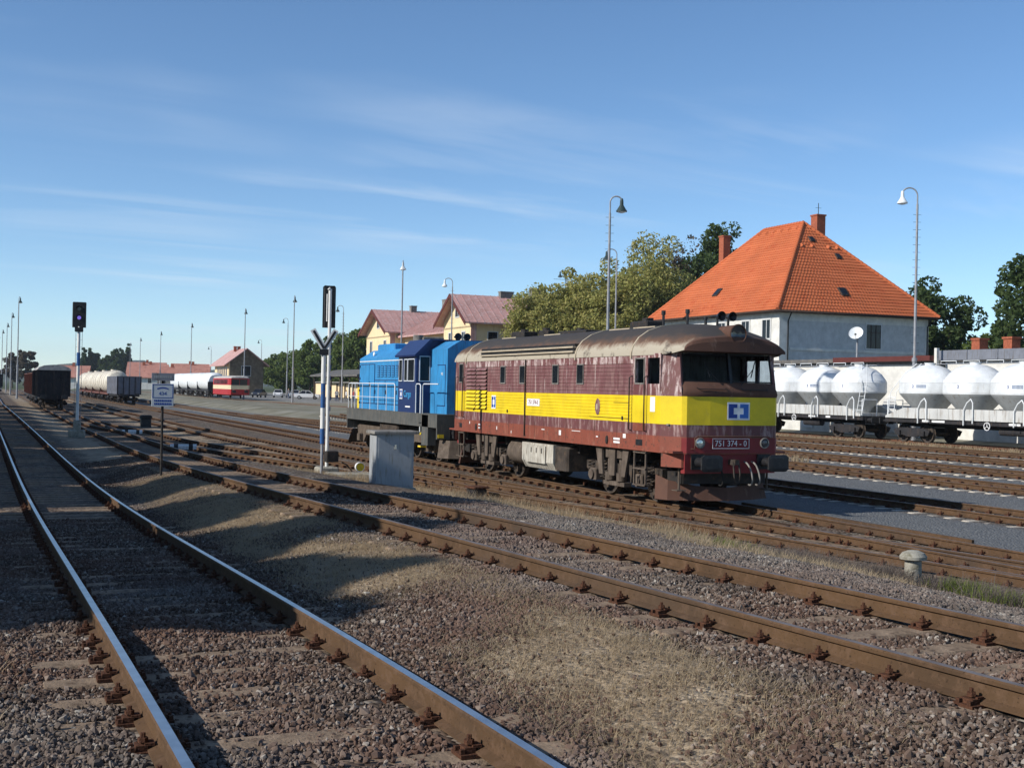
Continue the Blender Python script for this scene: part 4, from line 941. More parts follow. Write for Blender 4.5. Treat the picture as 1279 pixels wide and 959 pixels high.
# handrails along the deck
for pts in ([(-1.46, -.95, 1.7), (-1.46, -.95, 2.68), (-1.46, -.85, 2.74), (-1.46, 5.4, 2.74), (-1.46, 5.48, 2.68), (-1.46, 5.48, 1.3)], [(-1.46, -5.8, 2.74), (-1.46, -4.3, 2.74), (-1.46, -4.2, 2.68), (-1.46, -4.2, .7)], [(-1.46, -3.95, 1.0), (-1.46, -3.95, 2.68), (-1.46, -3.85, 2.74), (-1.46, -3.5, 2.74), (-1.46, -3.45, 2.68), (-1.46, -3.45, 1.7)], [(-1.3, 5.55, 1.7), (-1.3, 5.55, 2.72), (1.3, 5.55, 2.72), (1.3, 5.55, 1.7)]):
    mb = MB(); mb.tube(pts, .021, 6); mb.build('handrail', MT['handrail_white'], BL)
mb = MB(); mb.tube([(-1.46, -.95, 2.2), (-1.46, 5.48, 2.2)], .012, 5); mb.build('handrail', MT['handrail_white'], BL)
for y in np.linspace(.1, 4.5, 5):
    mb = MB(); mb.cyl((-1.46, y, 1.66), (-1.46, y, 2.74), .014, n=6); mb.build('handrail_post', MT['handrail_white'], BL)
mb = MB()
for z in (.55, .95, 1.35): mb.box(-1.5, -1.2, -4.2, -3.9, z, z+.03)
mb.box(-1.5, -1.2, -4.92, -4.25, .6, 1.66); mb.build('step_box', MT['blue_frame_grey'], BL)
for z in (.5, .95): 
    mb = MB(); mb.box(-1.51, -1.25, -4.2, -3.9, z, z+.06); mb.build('step', MT['warn_yellow'], BL)
for yc in (-3.0, 3.3):
    bg_ = bpy.data.objects.new('bogie', None); COL.objects.link(bg_); bg_.parent = BL; bg_.location = (0, yc, 0)
    for dy in (-1.2, 1.2): wheelset(bg_, dy)
    for s in (-1, 1):
        f = MB(); f.prism([(-1.9, .95), (-1.75, .45), (-1.45, .32), (-.95, .32), (-.6, .62), (.6, .62), (.95, .32), (1.45, .32), (1.75, .45), (1.9, .95), (1.5, 1.05), (-1.5, 1.05)], *sorted((s*1.0, s*1.12)), axis='x'); f.build('side_frame', MT['bogie_dust'], bg_)
        for dy in (-1.2, 1.2):
            f = MB(); f.bbox(*sorted((s*1.1, s*1.3)), dy-.16, dy+.16, .36, .66, .03); f.build('axle_box', MT['bogie_dust'], bg_)
mb = MB(); mb.bbox(-1.35, 1.35, -1.0, 1.3, .5, 1.2, .06); mb.build('fuel_tank', MT['bogie_dirt'], BL)
for e in (-1, 1):
    yb = -5.85 if e < 0 else 5.6
    for s in (-1, 1): buffer(BL, s*.875, yb, 1.06, e)
    mb = MB(); P = [(-1.45, e*.2), (-1.2, e*.62), (0, e*.85), (1.2, e*.62), (1.45, e*.2)]
    mb.add([(x*.9, yb+y-e*.45, .82) for x, y in P]+[(x, yb+y-e*.25, .22) for x, y in P]+[(x, yb+y-e*.29, .22) for x, y in P], [(i, i+1, 6+i, 5+i) for i in range(4)]+[(5+i, 6+i, 11+i, 10+i) for i in range(4)]); mb.build('snow_plough', MT['bogie_dust'], BL)
    mb = MB(); mb.box(-1.49, 1.49, *sorted((yb, yb-e*.1)), .85, 1.24); mb.build('buffer_beam', MT['blue_frame_grey'], BL)
    q = MB(); q.box(-1.46, -1.25, *sorted((yb+e*.002, yb+e*.03)), .9, 1.02); q.build('warning_stripe', MT['warn_yellow'], BL)
q = MB(); q.bbox(-1.2, -.8, 4.75, 5.1, 1.7, 2.6, .04); q.build('sand_box', MT['warn_yellow'], BL)
# ------------------------------------------------------------ silo wagons
def simple_bogie(parent, y, mat='wagon_dark', wb=.9, r=.46):
    bg_ = bpy.data.objects.new('bogie', None); COL.objects.link(bg_); bg_.parent = parent; bg_.location = (0, y, 0)
    for dy in (-wb, wb): wheelset(bg_, dy, r)
    for s in (-1, 1):
        f = MB(); f.prism([(-1.35, .62), (-1.2, .36), (-.6, .36), (-.3, .28), (.3, .28), (.6, .36), (1.2, .36), (1.35, .62), (.8, .74), (-.8, .74)], *sorted((s*.95, s*1.08)), axis='x'); f.build('side_frame', MT[mat], bg_)
        for dy in (-wb, wb):
            f = MB(); f.bbox(*sorted((s*1.05, s*1.2)), dy-.14, dy+.14, .34, .6, .02); f.build('axle_box', MT[mat], bg_)
def silo_wagon(label, Yc, numbers):
    R_ = thing('silo_wagon', label, 'silo wagon', (45.2, Yc, .3), group='white silo wagons on the station side')
    Lh = 6.7
    mb = MB(); mb.box(-1.25, 1.25, -Lh, Lh, 1.02, 1.24); mb.box(-.35, .35, -Lh+.4, Lh-.4, .8, 1.02); mb.build('underframe', MT['wagon_dark'], R_)
    mb = MB(); mb.prism([(-Lh+.1, 1.24), (-Lh+.1, 1.34), (-Lh+1.5, 1.78), (Lh-1.5, 1.78), (Lh-.1, 1.34), (Lh-.1, 1.24)], -1.34, -1.22, axis='x'); mb.prism([(-Lh+.1, 1.24), (-Lh+.1, 1.34), (-Lh+1.5, 1.78), (Lh-1.5, 1.78), (Lh-.1, 1.34), (Lh-.1, 1.24)], 1.22, 1.34, axis='x'); mb.box(-1.2, 1.2, -Lh+.3, Lh-.3, 1.25, 1.4); mb.build('side_sill', MT['sill_grey'], R_)
    for y in np.linspace(-Lh+1.6, Lh-1.6, 14):
        mb = MB(); mb.box(-1.36, -1.34, y-.03, y+.03, 1.26, 1.76); mb.build('sill_rib', MT['sill_grey'], R_)
    for k in range(4):
        y = -4.8+3.2*k
        mb = MB(); mb.lathe([(.60, 1.3), (.70, 1.62), (1.40, 2.42), (1.47, 2.52), (1.48, 2.58), (1.48, 3.10), (1.44, 3.22), (1.20, 3.56), (.88, 3.82), (.52, 3.98), (.001, 4.05)], (0, y, 0), 40, sy=1.06, mats=[1,1,1,0,0,0,0,0,0,0])
        so = mb.build('silo', [MT['silo_white'], MT['silo_cone_shade']], R_)
        mb = MB()
        for z in (2.60, 3.08): mb.lathe([(1.481, z-.012), (1.49, z), (1.481, z+.012)], (0, y, 0), 40, sy=1.06)
        mb.build('weld_band', MT['silo_white'], so)
        mb = MB(); mb.cyl((0, y, 3.98), (0, y, 4.1), .26, n=18); mb.cyl((0, y, 4.1), (0, y, 4.13), .29, n=18); mb.build('hatch', MT['silo_white'], so)
        a = radians(-150)
        if k % 2 == 1:
            for j in range(9):
                a2 = radians(-158)+j*.036
                q = MB(); M = Matrix.Translation((1.482*cos(a2), y+1.571*sin(a2), 2.93)) @ Matrix.Rotation(a2+pi/2, 4, 'Z')
                q.box(-.016, .014, -.006, 0, -.035, .035, mat=M); q.box(-.014, .018, -.006, 0, -.115, -.06, mat=M); q.build('stencil_mark', MT['blue_paint'], so)
        a3 = radians(-166)
        text(numbers[k], .22, 'logo_blue', so, Matrix.Translation((1.487*cos(a3), y+1.576*sin(a3), 2.88)) @ Matrix.Rotation(a3+pi/2, 4, 'Z') @ Matrix.Rotation(pi/2, 4, 'X'))
        mb = MB(); mb.tube([(-1.42, y-1.35, 1.1), (-1.42, y-1.35, 2.1), (-1.44, y-1.25, 2.28), (-1.44, y-1.0, 2.1), (-1.42, y-.75, 1.75), (-1.42, y-.75, 1.0)], .035, 6); mb.build('hand_bow', MT['silo_white'], R_)
    # walkway with rails on top
    mb = MB(); mb.box(.15, .55, -6.1, 6.1, 4.06, 4.09)
    mb.build('roof_walkway', MT['zinc_pole'], R_)
    for y in np.arange(-4.0, 5, 1.6):
        mb = MB(); mb.tube([(.5, y-.55, 4.08), (.5, y-.55, 4.24), (.5, y+.55, 4.24), (.5, y+.55, 4.08)], .02, 5); mb.build('walkway_rail', MT['silo_white'], R_)
    mb = MB()
    for s in (-.22, .22): mb.tube([(-1.25+s*.0, 6.28+s, 1.4) , (-1.1, 6.28+s, 2.6), (-.5, 5.9+s*.9, 3.6), (-.1, 5.5+s*.8, 4.1)], .02, 5)
    for u in np.linspace(0, 1, 9): mb.tube([(-1.25+.14*u, 6.06, 1.4+1.2*u), (-1.25+.14*u, 6.5, 1.4+1.2*u)], .013, 4)
    mb.build('ladder', MT['silo_white'], R_)
    mb = MB()
    for s in (-.22, .22): mb.tube([(-1.3, -6.45+s, 1.3), (-.9, -6.35+s, 3.1), (-.3, -5.6+s, 4.1)], .02, 5)
    for u in np.linspace(0, 1, 8): mb.tube([(-1.3+.4*u, -6.65, 1.3+1.8*u), (-1.3+.4*u, -6.2, 1.3+1.8*u)], .013, 4)
    mb.build('ladder', MT['silo_white'], R_)
    for y in (-4.9, 4.9): simple_bogie(R_, y)
    wh = MB(); wh.lathe([(.17, -.02), (.2, -.02), (.2, .02), (.17, .02), (.17, -.02)], (-1.32, -.6, 1.0), 20, axis='x'); wh.tube([(-1.32, -.6, 1.0), (-1.32, -.6, 1.18)], .018, 4); wh.tube([(-1.32, -.6, 1.0), (-1.32, -.75, .9)], .018, 4); wh.tube([(-1.32, -.6, 1.0), (-1.32, -.45, .9)], .018, 4); wh.build('brake_wheel', MT['logo_white'], R_)
    for y, w_ in ((3.4, .5), (2.3, .9), (-2.6, .7), (-3.9, .4)):
        q = MB(); q.box(-1.262, -1.25, y, y+w_, 1.08, 1.18); q.build('data_panel', MT['logo_white'], R_)
    for e in (-1, 1):
        for s in (-1, 1): buffer(R_, s*.875, e*Lh, 1.04, e)
        mb = MB(); mb.tube([(-1.2, e*(Lh-.12), 1.25), (-1.2, e*(Lh-.12), 2.15), (-.2, e*(Lh-.12), 2.15), (-.2, e*(Lh-.12), 1.25)], .03, 6); mb.build('end_rail', MT['silo_white'], R_)
    mb = MB(); mb.cyl((-.8, -2.6, .75), (-.8, -1.0, .75), .17, n=14); mb.build('brake_cylinder', MT['wagon_dark'], R_)
    return R_
silo_wagon('white silo wagon partly hidden behind the locomotive front', 60.85, '1234')
silo_wagon('white silo wagon cut by the right edge with a ladder at its left end', 45.6, '4322')

# ------------------------------------------------------------ far wagons
def box_wagon(name, label, X, Yc, L_, z, mat, roof=True, h=3.7, ribs=8, endmat=None):
    R_ = thing(name, label, 'wagon', (X, Yc, z)); hw = 1.4; H_ = L_/2
    mb = MB(); mb.box(-hw, hw, -H_, H_, 1.1, h-.5 if roof else h-1.0 if False else (h-.5 if roof else 3.2)); mb.build('body', MT[mat], R_)
    zt = h-.5 if roof else 3.2
    for y in np.linspace(-H_+.05, H_-.05, ribs):
        q = MB(); q.box(-hw-.06, -hw, y-.05, y+.05, 1.1, zt); q.build('rib', MT[mat], R_)
    for x in np.linspace(-hw+.06, hw-.06, 5):
        q = MB(); q.box(x-.05, x+.05, -H_-.07, -H_, 1.1, zt-.02); q.build('end_rib', MT[endmat or mat], R_)
    if roof:
        pr = [(-hw-.08, zt), (-hw*.92, zt+.22), (-hw*.6, zt+.42), (0, zt+.5), (hw*.6, zt+.42), (hw*.92, zt+.22), (hw+.08, zt)]
        q = MB(); q.prism(pr, -H_-.1, H_+.1, axis='y'); q.build('roof', MT['railcar_roof'], R_)
    else:
        q = MB(); q.box(-hw-.05, hw+.05, -H_-.06, -H_+.06, zt, zt+.08); q.box(-hw-.05, hw+.05, H_-.06, H_+.06, zt, zt+.08); q.box(-hw-.05, -hw+.06, -H_+.06, H_-.06, zt, zt+.08); q.box(hw-.06, hw+.05, -H_+.06, H_-.06, zt, zt+.08); q.build('top_rim', MT[mat], R_)
    q = MB(); q.box(-1.2, 1.2, -H_, H_, .85, 1.1); q.build('underframe', MT['wagon_dark'], R_)
    for y in (-H_+1.9, H_-1.9): simple_bogie(R_, y)
    for e in (-1, 1):
        for s in (-1, 1): buffer(R_, s*.875, e*H_, 1.04, e)
    return R_
zt2 = float(zB(120.)); 
box_wagon('covered_wagon', 'dark covered wagon with pale arched roof on the second track, left of the signal', 5.45, 123.5, 12.5, zt2, 'wagon_dark', True, 3.95)
box_wagon('open_wagon', 'brown open wagon behind the dark covered wagon', 5.5, 138.5, 13.5, zt2, 'wagon_brown', False)
box_wagon('open_wagon', 'rusty open wagon at the tail behind the brown one', 5.5, 153.5, 13.5, zt2, 'wagon_brown', False)
box_wagon('open_wagon', 'open wagon with blue-grey side and shade painted on its end ribs, nearest of the tank train', 15.6, 160, 13, 0, 'wagon_blue_grey', False, 3.7, 9, 'wagon_dark')  # end ribs darker than the sides: shade of the unlit end put into colour
def tank_wagon(label, X, Yc, z, L_=12.5):
    R_ = thing('tank_wagon', label, 'tank wagon', (X, Yc, z), group='cream tank wagons behind the open wagon'); H_ = L_/2
    mb = MB(); r = 1.5; pr = [(.001, -H_+.5), (.7, -H_+.55), (1.2, -H_+.75), (r, -H_+1.1), (r, H_-1.1), (1.2, H_-.75), (.7, H_-.55), (.001, H_-.5)]
    mb.lathe(pr, (0, 0, 2.6), 32, axis='y'); tk = mb.build('tank', MT['tank_cream'], R_)
    for y in (-H_/2, 0, H_/2):
        q = MB(); q.lathe([(r+.001, -.06), (r+.02, -.05), (r+.02, .05), (r+.001, .06)], (0, y, 2.6), 32, axis='y'); q.build('tank_band', MT['wagon_brown'], tk)
    q = MB(); q.cyl((0, 0, 3.9), (0, 0, 4.25), .35, n=18); q.build('dome', MT['tank_cream'], tk)
    q = MB(); q.box(-1.2, 1.2, -H_, H_, .9, 1.15); q.build('underframe', MT['wagon_brown'], R_)
    for y in (-H_+1.8, H_-1.8): simple_bogie(R_, y)
    for y in (-H_+.3, H_-.3): 
        q = MB(); q.box(-1.1, 1.1, y-.04, y+.04, 1.15, 2.1); q.build('end_stanchion', MT['wagon_brown'], R_)
    return R_
for i, (Yc, l_) in enumerate(((174.3, 'cream tank wagon just behind the blue-grey open wagon'), (188, 'second cream tank wagon behind the open wagon'), (202, 'third cream tank wagon behind the open wagon'), (216, 'farthest cream tank wagon of the left-hand train'))): tank_wagon(l_, 15.6, Yc, 0)
box_wagon('open_wagon', 'distant dark wagon at the far left edge of the picture', 1.0, 238, 14, .22, 'wagon_dark', False)
# silver hopper wagons behind the railcar
for i, Yc in enumerate((204, 215, 226, 237)):
    lab = ['pale rounded hopper wagon right behind the red railcar', 'second pale rounded hopper wagon behind the red railcar', 'third pale rounded hopper wagon behind the red railcar', 'last pale rounded hopper wagon of the row behind the railcar'][i]
    R_ = thing('hopper_wagon', lab, 'hopper wagon', (33.5, Yc, .5), group='hopper wagons behind the railcar')
    mb = MB(); pr = [(-1.25, 1.5), (-1.45, 1.9), (-1.5, 2.6), (-1.3, 3.3), (-.8, 3.75), (0, 3.9), (.8, 3.75), (1.3, 3.3), (1.5, 2.6), (1.45, 1.9), (1.25, 1.5), (.7, 1.0), (-.7, 1.0)]
    secs = []
    for y, k in ((-4.9, .75), (-4.5, .93), (-4.2, 1), (4.2, 1), (4.5, .93), (4.9, .75)): secs.append([(x*k, y, 2.4+(z-2.4)*k) for x, z in pr])
    mb.loft(secs, smooth=True); mb.build('body', MT['silo_white'], R_)
    q = MB(); q.box(-1.2, 1.2, -5.2, 5.2, .85, 1.1); q.build('underframe', MT['wagon_dark'], R_)
    for y in (-3.4, 3.4): simple_bogie(R_, y)
    q = MB(); q.box(-1.3, 1.3, -5.15, -5.0, 1.1, 2.4); q.build('end_platform', MT['wagon_dark'], R_)
box_wagon('open_wagon', 'maroon wagon far left of the pale hopper wagons', 20.3, 238, 13, 0, 'wagon_brown', False)
# railcar
RC = thing('railcar', 'small red railcar with cream stripe standing before the brick goods shed', 'railcar', (33.5, 186, .5))
hw, H_ = 1.5, 7.0
def rc_sec(y, k, z0, z1): return [(-hw*k, y, z0), (-hw*k, y, z1), (hw*k, y, z1), (hw*k, y, z0)]
for nm, z0, z1, mt in (('lower_body', .55, 1.35, 'railcar_red'), ('cream_band', 1.35, 1.95, 'railcar_cream'), ('upper_body', 1.95, 2.95, 'railcar_red')):
    mb = MB(); mb.loft([rc_sec(-H_, .82, z0, z1), rc_sec(-H_+.35, 1, z0, z1), rc_sec(H_-.35, 1, z0, z1), rc_sec(H_, .82, z0, z1)]); mb.build(nm, MT[mt], RC)
mb = MB(); secs = []
for y, k, h in ((-H_-.05, .80, .18), (-H_+.5, 1, .38), (H_-.5, 1, .38), (H_+.05, .8, .18)): secs.append([(-hw*k, y, 2.95), (-hw*k*.9, y, 2.95+h*.6), (-hw*k*.4, y, 2.95+h), (hw*k*.4, y, 2.95+h), (hw*k*.9, y, 2.95+h*.6), (hw*k, y, 2.95)])
mb.loft(secs, smooth=False); mb.build('roof', MT['railcar_roof'], RC)
for y in np.arange(-5.6, 5.8, 1.15):
    q = MB(); q.box(-hw-.012, -hw, y, y+.85, 2.1, 2.75); q.build('window', MT['glass_dark'], RC)
for x0, x1 in ((-1.12, -.04), (.04, 1.12)):
    q = MB(); q.box(x0, x1, -H_-.015, -H_, 1.95, 2.8); q.build('windscreen', MT['glass_dark'], RC)
for s in (-.85, .85):
    q = MB(); q.cyl((s, -H_-.03, 1.15), (s, -H_+.02, 1.15), .13, n=14); q.build('headlamp', MT['lens'], RC); buffer(RC, s*1.03, -H_, 1.04, -1)
for y in (-4, 4): wheelset(RC, y, .42)
# ------------------------------------------------------------ buildings
def window_y(parent, x0, x1, Y, z0, z1, glass='glass_dark', panes=2, fmat='window_frame', deep=.06):      # on a wall facing -Y
    g = MB(); g.box(x0, x1, Y-.012, Y+.05, z0, z1); w_ = g.build('window', MT[glass], parent)
    f = MB(); t_ = .09
    f.box(x0-t_, x1+t_, Y-deep, Y, z0-t_, z0); f.box(x0-t_, x1+t_, Y-deep, Y, z1, z1+t_); f.box(x0-t_, x0, Y-deep, Y, z0, z1); f.box(x1, x1+t_, Y-deep, Y, z0, z1); f.build('frame', MT[fmat], w_)
    f = MB()
    for k in range(1, panes): x = x0+(x1-x0)*k/panes; f.box(x-.03, x+.03, Y-.035, Y-.012, z0, z1)
    f.box(x0, x1, Y-.035, Y-.012, z0+(z1-z0)*.66, z0+(z1-z0)*.66+.05); f.build('glazing_bar', MT['wood_dark'], w_)
def window_x(parent, y0, y1, X, z0, z1, glass='glass_dark', fmat='window_frame', deep=.06):                 # on a wall facing -X
    g = MB(); g.box(X-.012, X+.05, y0, y1, z0, z1); w_ = g.build('window', MT[glass], parent)
    f = MB(); t_ = .12
    f.box(X-deep, X, y0-t_, y1+t_, z0-t_, z0); f.box(X-deep, X, y0-t_, y1+t_, z1, z1+t_); f.box(X-deep, X, y0-t_, y0, z0, z1); f.box(X-deep, X, y1, y1+t_, z0, z1); f.build('frame', MT[fmat], w_)
    f = MB(); ym = (y0+y1)/2; f.box(X-.035, X-.012, ym-.03, ym+.03, z0, z1); f.build('glazing_bar', MT['window_frame'], w_)
def chimney(parent, x, y, z0, z1, a=.35, b_=.35, mat='brick', cap=True):
    c = MB(); c.box(x-a, x+a, y-b_, y+b_, z0, z1)
    if cap: c.box(x-a-.06, x+a+.06, y-b_-.06, y+b_+.06, z1, z1+.12)
    return c.build('chimney', MT[mat], parent)
# grey villa with orange hipped roof
HV = thing('house', 'large grey-white house with steep orange tiled hip roof behind the wagons', 'house', (0, 0, 0))
hx0, hx1, hy0, hy1, ze = 54.5, 68.7, 76.9, 95.5, 9.0
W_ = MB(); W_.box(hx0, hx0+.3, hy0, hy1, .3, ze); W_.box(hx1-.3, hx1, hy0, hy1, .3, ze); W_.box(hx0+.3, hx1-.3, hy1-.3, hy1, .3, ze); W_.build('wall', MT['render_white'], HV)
W_ = MB(); W_.box(hx0+.3, hx1-.3, hy0, hy0+.3, .3, 6.15); W_.box(hx0+.3, hx1-.3, hy0, hy0+.3, 6.15, 8.25); W_.build('wall', MT['render_shaded'], HV, label='rendered end wall of the house, its shade painted in as grey')
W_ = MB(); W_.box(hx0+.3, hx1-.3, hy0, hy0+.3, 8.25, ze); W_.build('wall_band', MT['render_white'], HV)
W_ = MB(); W_.box(hx0+.95, hx1-.35, hy0-.07, hy0, 6.0, 6.2); W_.build('string_course', MT['render_white'], HV)
W_ = MB(); W_.box(hx0, hx0+.9, hy0-.05, hy0, .3, 8.25); W_.build('corner_quoin', MT['render_white'], HV); W_ = MB(); W_.box(hx1-.32, hx1, hy0-.05, hy0, .3, 8.25); W_.build('corner_quoin', MT['render_white'], HV)
window_y(HV, 62.6, 64.0, hy0, 6.35, 8.2, panes=3)
for y0 in (78.0, 80.8, 84.2, 88, 91.5):
    window_x(HV, y0, y0+1.0, hx0, 6.9, 8.3)
# roof: boarded planes with real tile courses laid on them
rx0, rx1, ry0, ry1 = hx0-.6, hx1+.6, hy0-.6, hy1+.6
ra, rb = (61.3, 83.4, 16.75), (61.3, 88.9, 16.75)
zE = ze-.05
P_ = {'W': [(rx0, ry1, zE), (rx0, ry0, zE), ra, rb], 'S': [(rx0, ry0, zE), (rx1, ry0, zE), ra], 'E': [(rx1, ry0, zE), (rx1, ry1, zE), rb, ra], 'N': [(rx1, ry1, zE), (rx0, ry1, zE), rb]}
mb = MB()
for k, p in P_.items(): mb.add([Vector(q)-Vector((0, 0, .12)) for q in p], [tuple(range(len(p)))])
mb.add([(rx0, ry0, zE-.13), (rx1, ry0, zE-.13), (rx1, ry1, zE-.13), (rx0, ry1, zE-.13)], [(0,1,2,3)])
rf = mb.build('roof', MT['wood_dark'], HV)
def tile_courses(p, n, mats, parent):
    # each course: a strip tilted so that its lower edge stands proud, with waves across
    a, b_ = Vector(p[0]), Vector(p[1]); c, d = (Vector(p[2]), Vector(p[3])) if len(p) == 4 else (Vector(p[2]), Vector(p[2]))
    nrm = (b_-a).cross(d-a).normalized()
    if nrm.z < 0: nrm = -nrm
    for i in range(n):
        u0, u1 = i/n, (i+1.12)/n; u1 = min(u1, 1)
        l0, r0 = a.lerp(d, u0), b_.lerp(c, u0); l1, r1 = a.lerp(d, u1), b_.lerp(c, u1)
        m_ = max(2, int((r0-l0).length/.30)); vs = []; fs = []
        for j in range(m_*2+1):
            v = j/(m_*2); wv = .028 if j % 2 else 0
            q0 = l0.lerp(r0, v)+nrm*(.055+wv); q1 = l1.lerp(r1, v)+nrm*(.012+wv); qb = l0.lerp(r0, v)+nrm*.0
            vs += [q0, q1, qb]
        for j in range(m_*2): k = 3*j; fs += [(k, k+3, k+4, k+1), (k, k+2, k+5, k+3)]
        t_ = MB(); t_.add(vs, fs); t_.build('tile_course', MT[random.choice(mats)], parent)
tiles = ['roof_tile_orange', 'roof_tile_orange', 'roof_tile_b', 'roof_tile_c']
tile_courses(P_['S'], 30, tiles, rf); tile_courses(P_['W'], 34, tiles, rf); tile_courses(P_['E'], 12, tiles, rf); tile_courses(P_['N'], 12, tiles, rf)
for q0, q1 in ((P_['S'][0], ra), (P_['S'][1], ra), (P_['N'][1], rb), (P_['N'][0], rb), (ra, rb)):
    q0, q1 = Vector(q0), Vector(q1); L_ = (q1-q0).length; n = int(L_/.38); mb = MB()
    for i in range(n):
        s0, s1 = q0.lerp(q1, i/n), q0.lerp(q1, (i+1.1)/n); mb.cyl(s0+Vector((0,0,.06)), s1+Vector((0,0,.05)), .15, .125, 8)
    mb.build('ridge_tiles', MT['roof_tile_b'], rf, kind='stuff')
g = MB(); g.tube([(rx0-.05, ry1, zE-.06), (rx0-.05, ry0-.05, zE-.06), (rx1+.05, ry0-.05, zE-.06), (rx1+.05, ry1, zE-.06)], .085, 6); g.build('gutter', MT['wood_dark'], rf)
for x in (hx0+.75, hx1-.15):
    g = MB(); g.tube([(x-.1, ry0-.05, zE-.1), (x, hy0-.1, zE-.75), (x, hy0-.1, .4)], .055, 6); g.build('downpipe', MT['black_paint'], HV)
chimney(rf, 63.6, 84.5, 14.2, 17.6, .42, .42); chimney(rf, 60.6, 94.0, 11.0, 16.65, .36, .36)
mb = MB(); mb.cyl((63.6, 84.5, 17.7), (63.6, 84.5, 18.7), .03, n=5); mb.tube([(63.3, 84.5, 18.3), (63.9, 84.5, 18.3)], .015, 4); mb.build('aerial', MT['dark_steel'], rf)
def on_roof(p, u, v):
    a, b_ = Vector(p[0]), Vector(p[1]); c, d = (Vector(p[2]), Vector(p[3])) if len(p) == 4 else (Vector(p[2]), Vector(p[2]))
    nrm = (b_-a).cross(d-a).normalized(); nrm = nrm if nrm.z > 0 else -nrm
    q = a.lerp(d, u).lerp(b_.lerp(c, u), v); ux = (b_-a).normalized(); uy = nrm.cross(ux)
    return Matrix((( ux.x, uy.x, nrm.x, q.x), (ux.y, uy.y, nrm.y, q.y), (ux.z, uy.z, nrm.z, q.z), (0,0,0,1)))
for p, u, v in ((P_['S'], .22, .46), (P_['S'], .80, .40), (P_['S'], .62, .72), (P_['W'], .26, .42)):
    M = on_roof(p, u, v); k_ = .62 if u > .5 else .95; g = MB(); g.bbox(-.38*k_, .38*k_, -.48*k_, .48*k_, .02, .16, .03, mat=M); sk = g.build('skylight', MT['wood_dark'], rf)
    g = MB(); g.box(-.30*k_, .30*k_, -.40*k_, .40*k_, .161, .17, mat=M); g.build('pane', MT['glass_dark'], sk)
for v in np.linspace(.08, .92, 6):
    M = on_roof(P_['W'], .94, v); g = MB(); g.prism([(-.12, .03), (.12, .03), (0, .2)], -.15, .15, axis='y'); g.v = [tuple(M @ Vector(q)) for q in g.v]; g.build('vent_tile', MT['roof_tile_b'], rf)
for v in (.1, .33, .7, .9):
    M = on_roof(P_['S'], .72, v); g = MB(); g.prism([(-.12, .03), (.12, .03), (0, .2)], -.15, .15, axis='y'); g.v = [tuple(M @ Vector(q)) for q in g.v]; g.build('vent_tile', MT['roof_tile_b'], rf)
# low flat-roofed sheds between wagons and villa
SH = thing('shed', 'long low white shed with red-edged flat roof behind the silo wagons', 'shed', (0, 0, 0))
mb = MB(); mb.box(49.6, 53.2, 55.2, 72, .3, 4.55); mb.build('wall', MT['render_white'], SH)
mb = MB(); mb.box(49.2, 53.4, 54.9, 72.2, 4.70, 4.95); r_ = mb.build('roof', MT['roof_felt'], SH)
mb = MB(); mb.box(49.12, 49.2, 54.9, 63.5, 4.72, 5.02); mb.box(49.12, 53.4, 54.82, 54.9, 4.72, 5.02); mb.build('roof_edge', MT['eave_maroon'], r_, label='red painted roof edge')
mb = MB(); mb.box(49.5, 53.3, 55.0, 72.1, 4.55, 4.70); mb.build('cornice', MT['grey_dirty'], SH)
for y in (58.0, 66.0):
    mb = MB(); pr = [(y, .5), (y+1.2, .5), (y+1.2, 2.2), (y+1.0, 2.5), (y+.6, 2.62), (y+.2, 2.5), (y, 2.2)]; mb.prism(pr, 49.52, 49.6, axis='x'); mb.build('door', MT['window_frame'], SH)
for y in (60.5, 62.5): window_x(SH, y, y+.9, 49.6, 1.6, 2.7)
S2 = thing('shed', 'low shed with grey sheet parapet and two brick chimneys at the right', 'shed', (0, 0, 0))
mb = MB(); mb.box(49.9, 53.6, 30, 54.4, .3, 4.7); mb.build('wall', MT['render_white'], S2)
pn = np.linspace(30, 54.6, 12)
for i in range(11):
    mb = MB(); mb.box(49.55, 49.6, pn[i]+.02, pn[i+1]-.02, 4.75, 5.30); mb.build('parapet_sheet', MT['sheet_grey'], S2)
mb = MB(); mb.box(49.6, 53.8, 29.8, 54.6, 4.7, 4.85); mb.build('roof', MT['roof_felt'], S2)
mb = MB(); mb.box(49.45, 49.65, 54.62, 54.82, 4.4, 5.45); mb.build('end_post', MT['render_white'], S2)
for x, y in ((52.0, 54.0), (52.0, 51.6)): chimney(S2, x, y, 4.8, 5.95, .31, .31)
# satellite dish
DS = thing('satellite_dish', 'white satellite dish on a short mast above the low shed', 'satellite dish', (50.6, 63.0, 4.95))
mb = MB(); mb.cyl((0, 0, 0), (0, 0, 1.5), .07, n=8); mb.build('mast', MT['zinc_pole'], DS)
mb = MB(); n = 24; dm = []
for i, r in enumerate((.02, .2, .35, .45)): dm.append((r, .25*(r/.45)**2))
mb.lathe(dm, (0, 0, 0), n); mb.lathe([(.45, .25), (.455, .235), (.02, -.02)], (0, 0, 0), n)
do_ = mb.build('dish', MT['lamp_white'], DS, (-.1, -.05, 1.55)); do_.rotation_euler = Euler((radians(60), 0, radians(-52)), 'XYZ')
mb = MB(); mb.tube([(-.05, -.1, 1.2), (-.5, -.45, 1.35), (-.55, -.5, 1.55)], .015, 4); mb.box(-.6, -.5, -.55, -.45, 1.5, 1.62); mb.build('feed_arm', MT['grey_dirty'], DS)

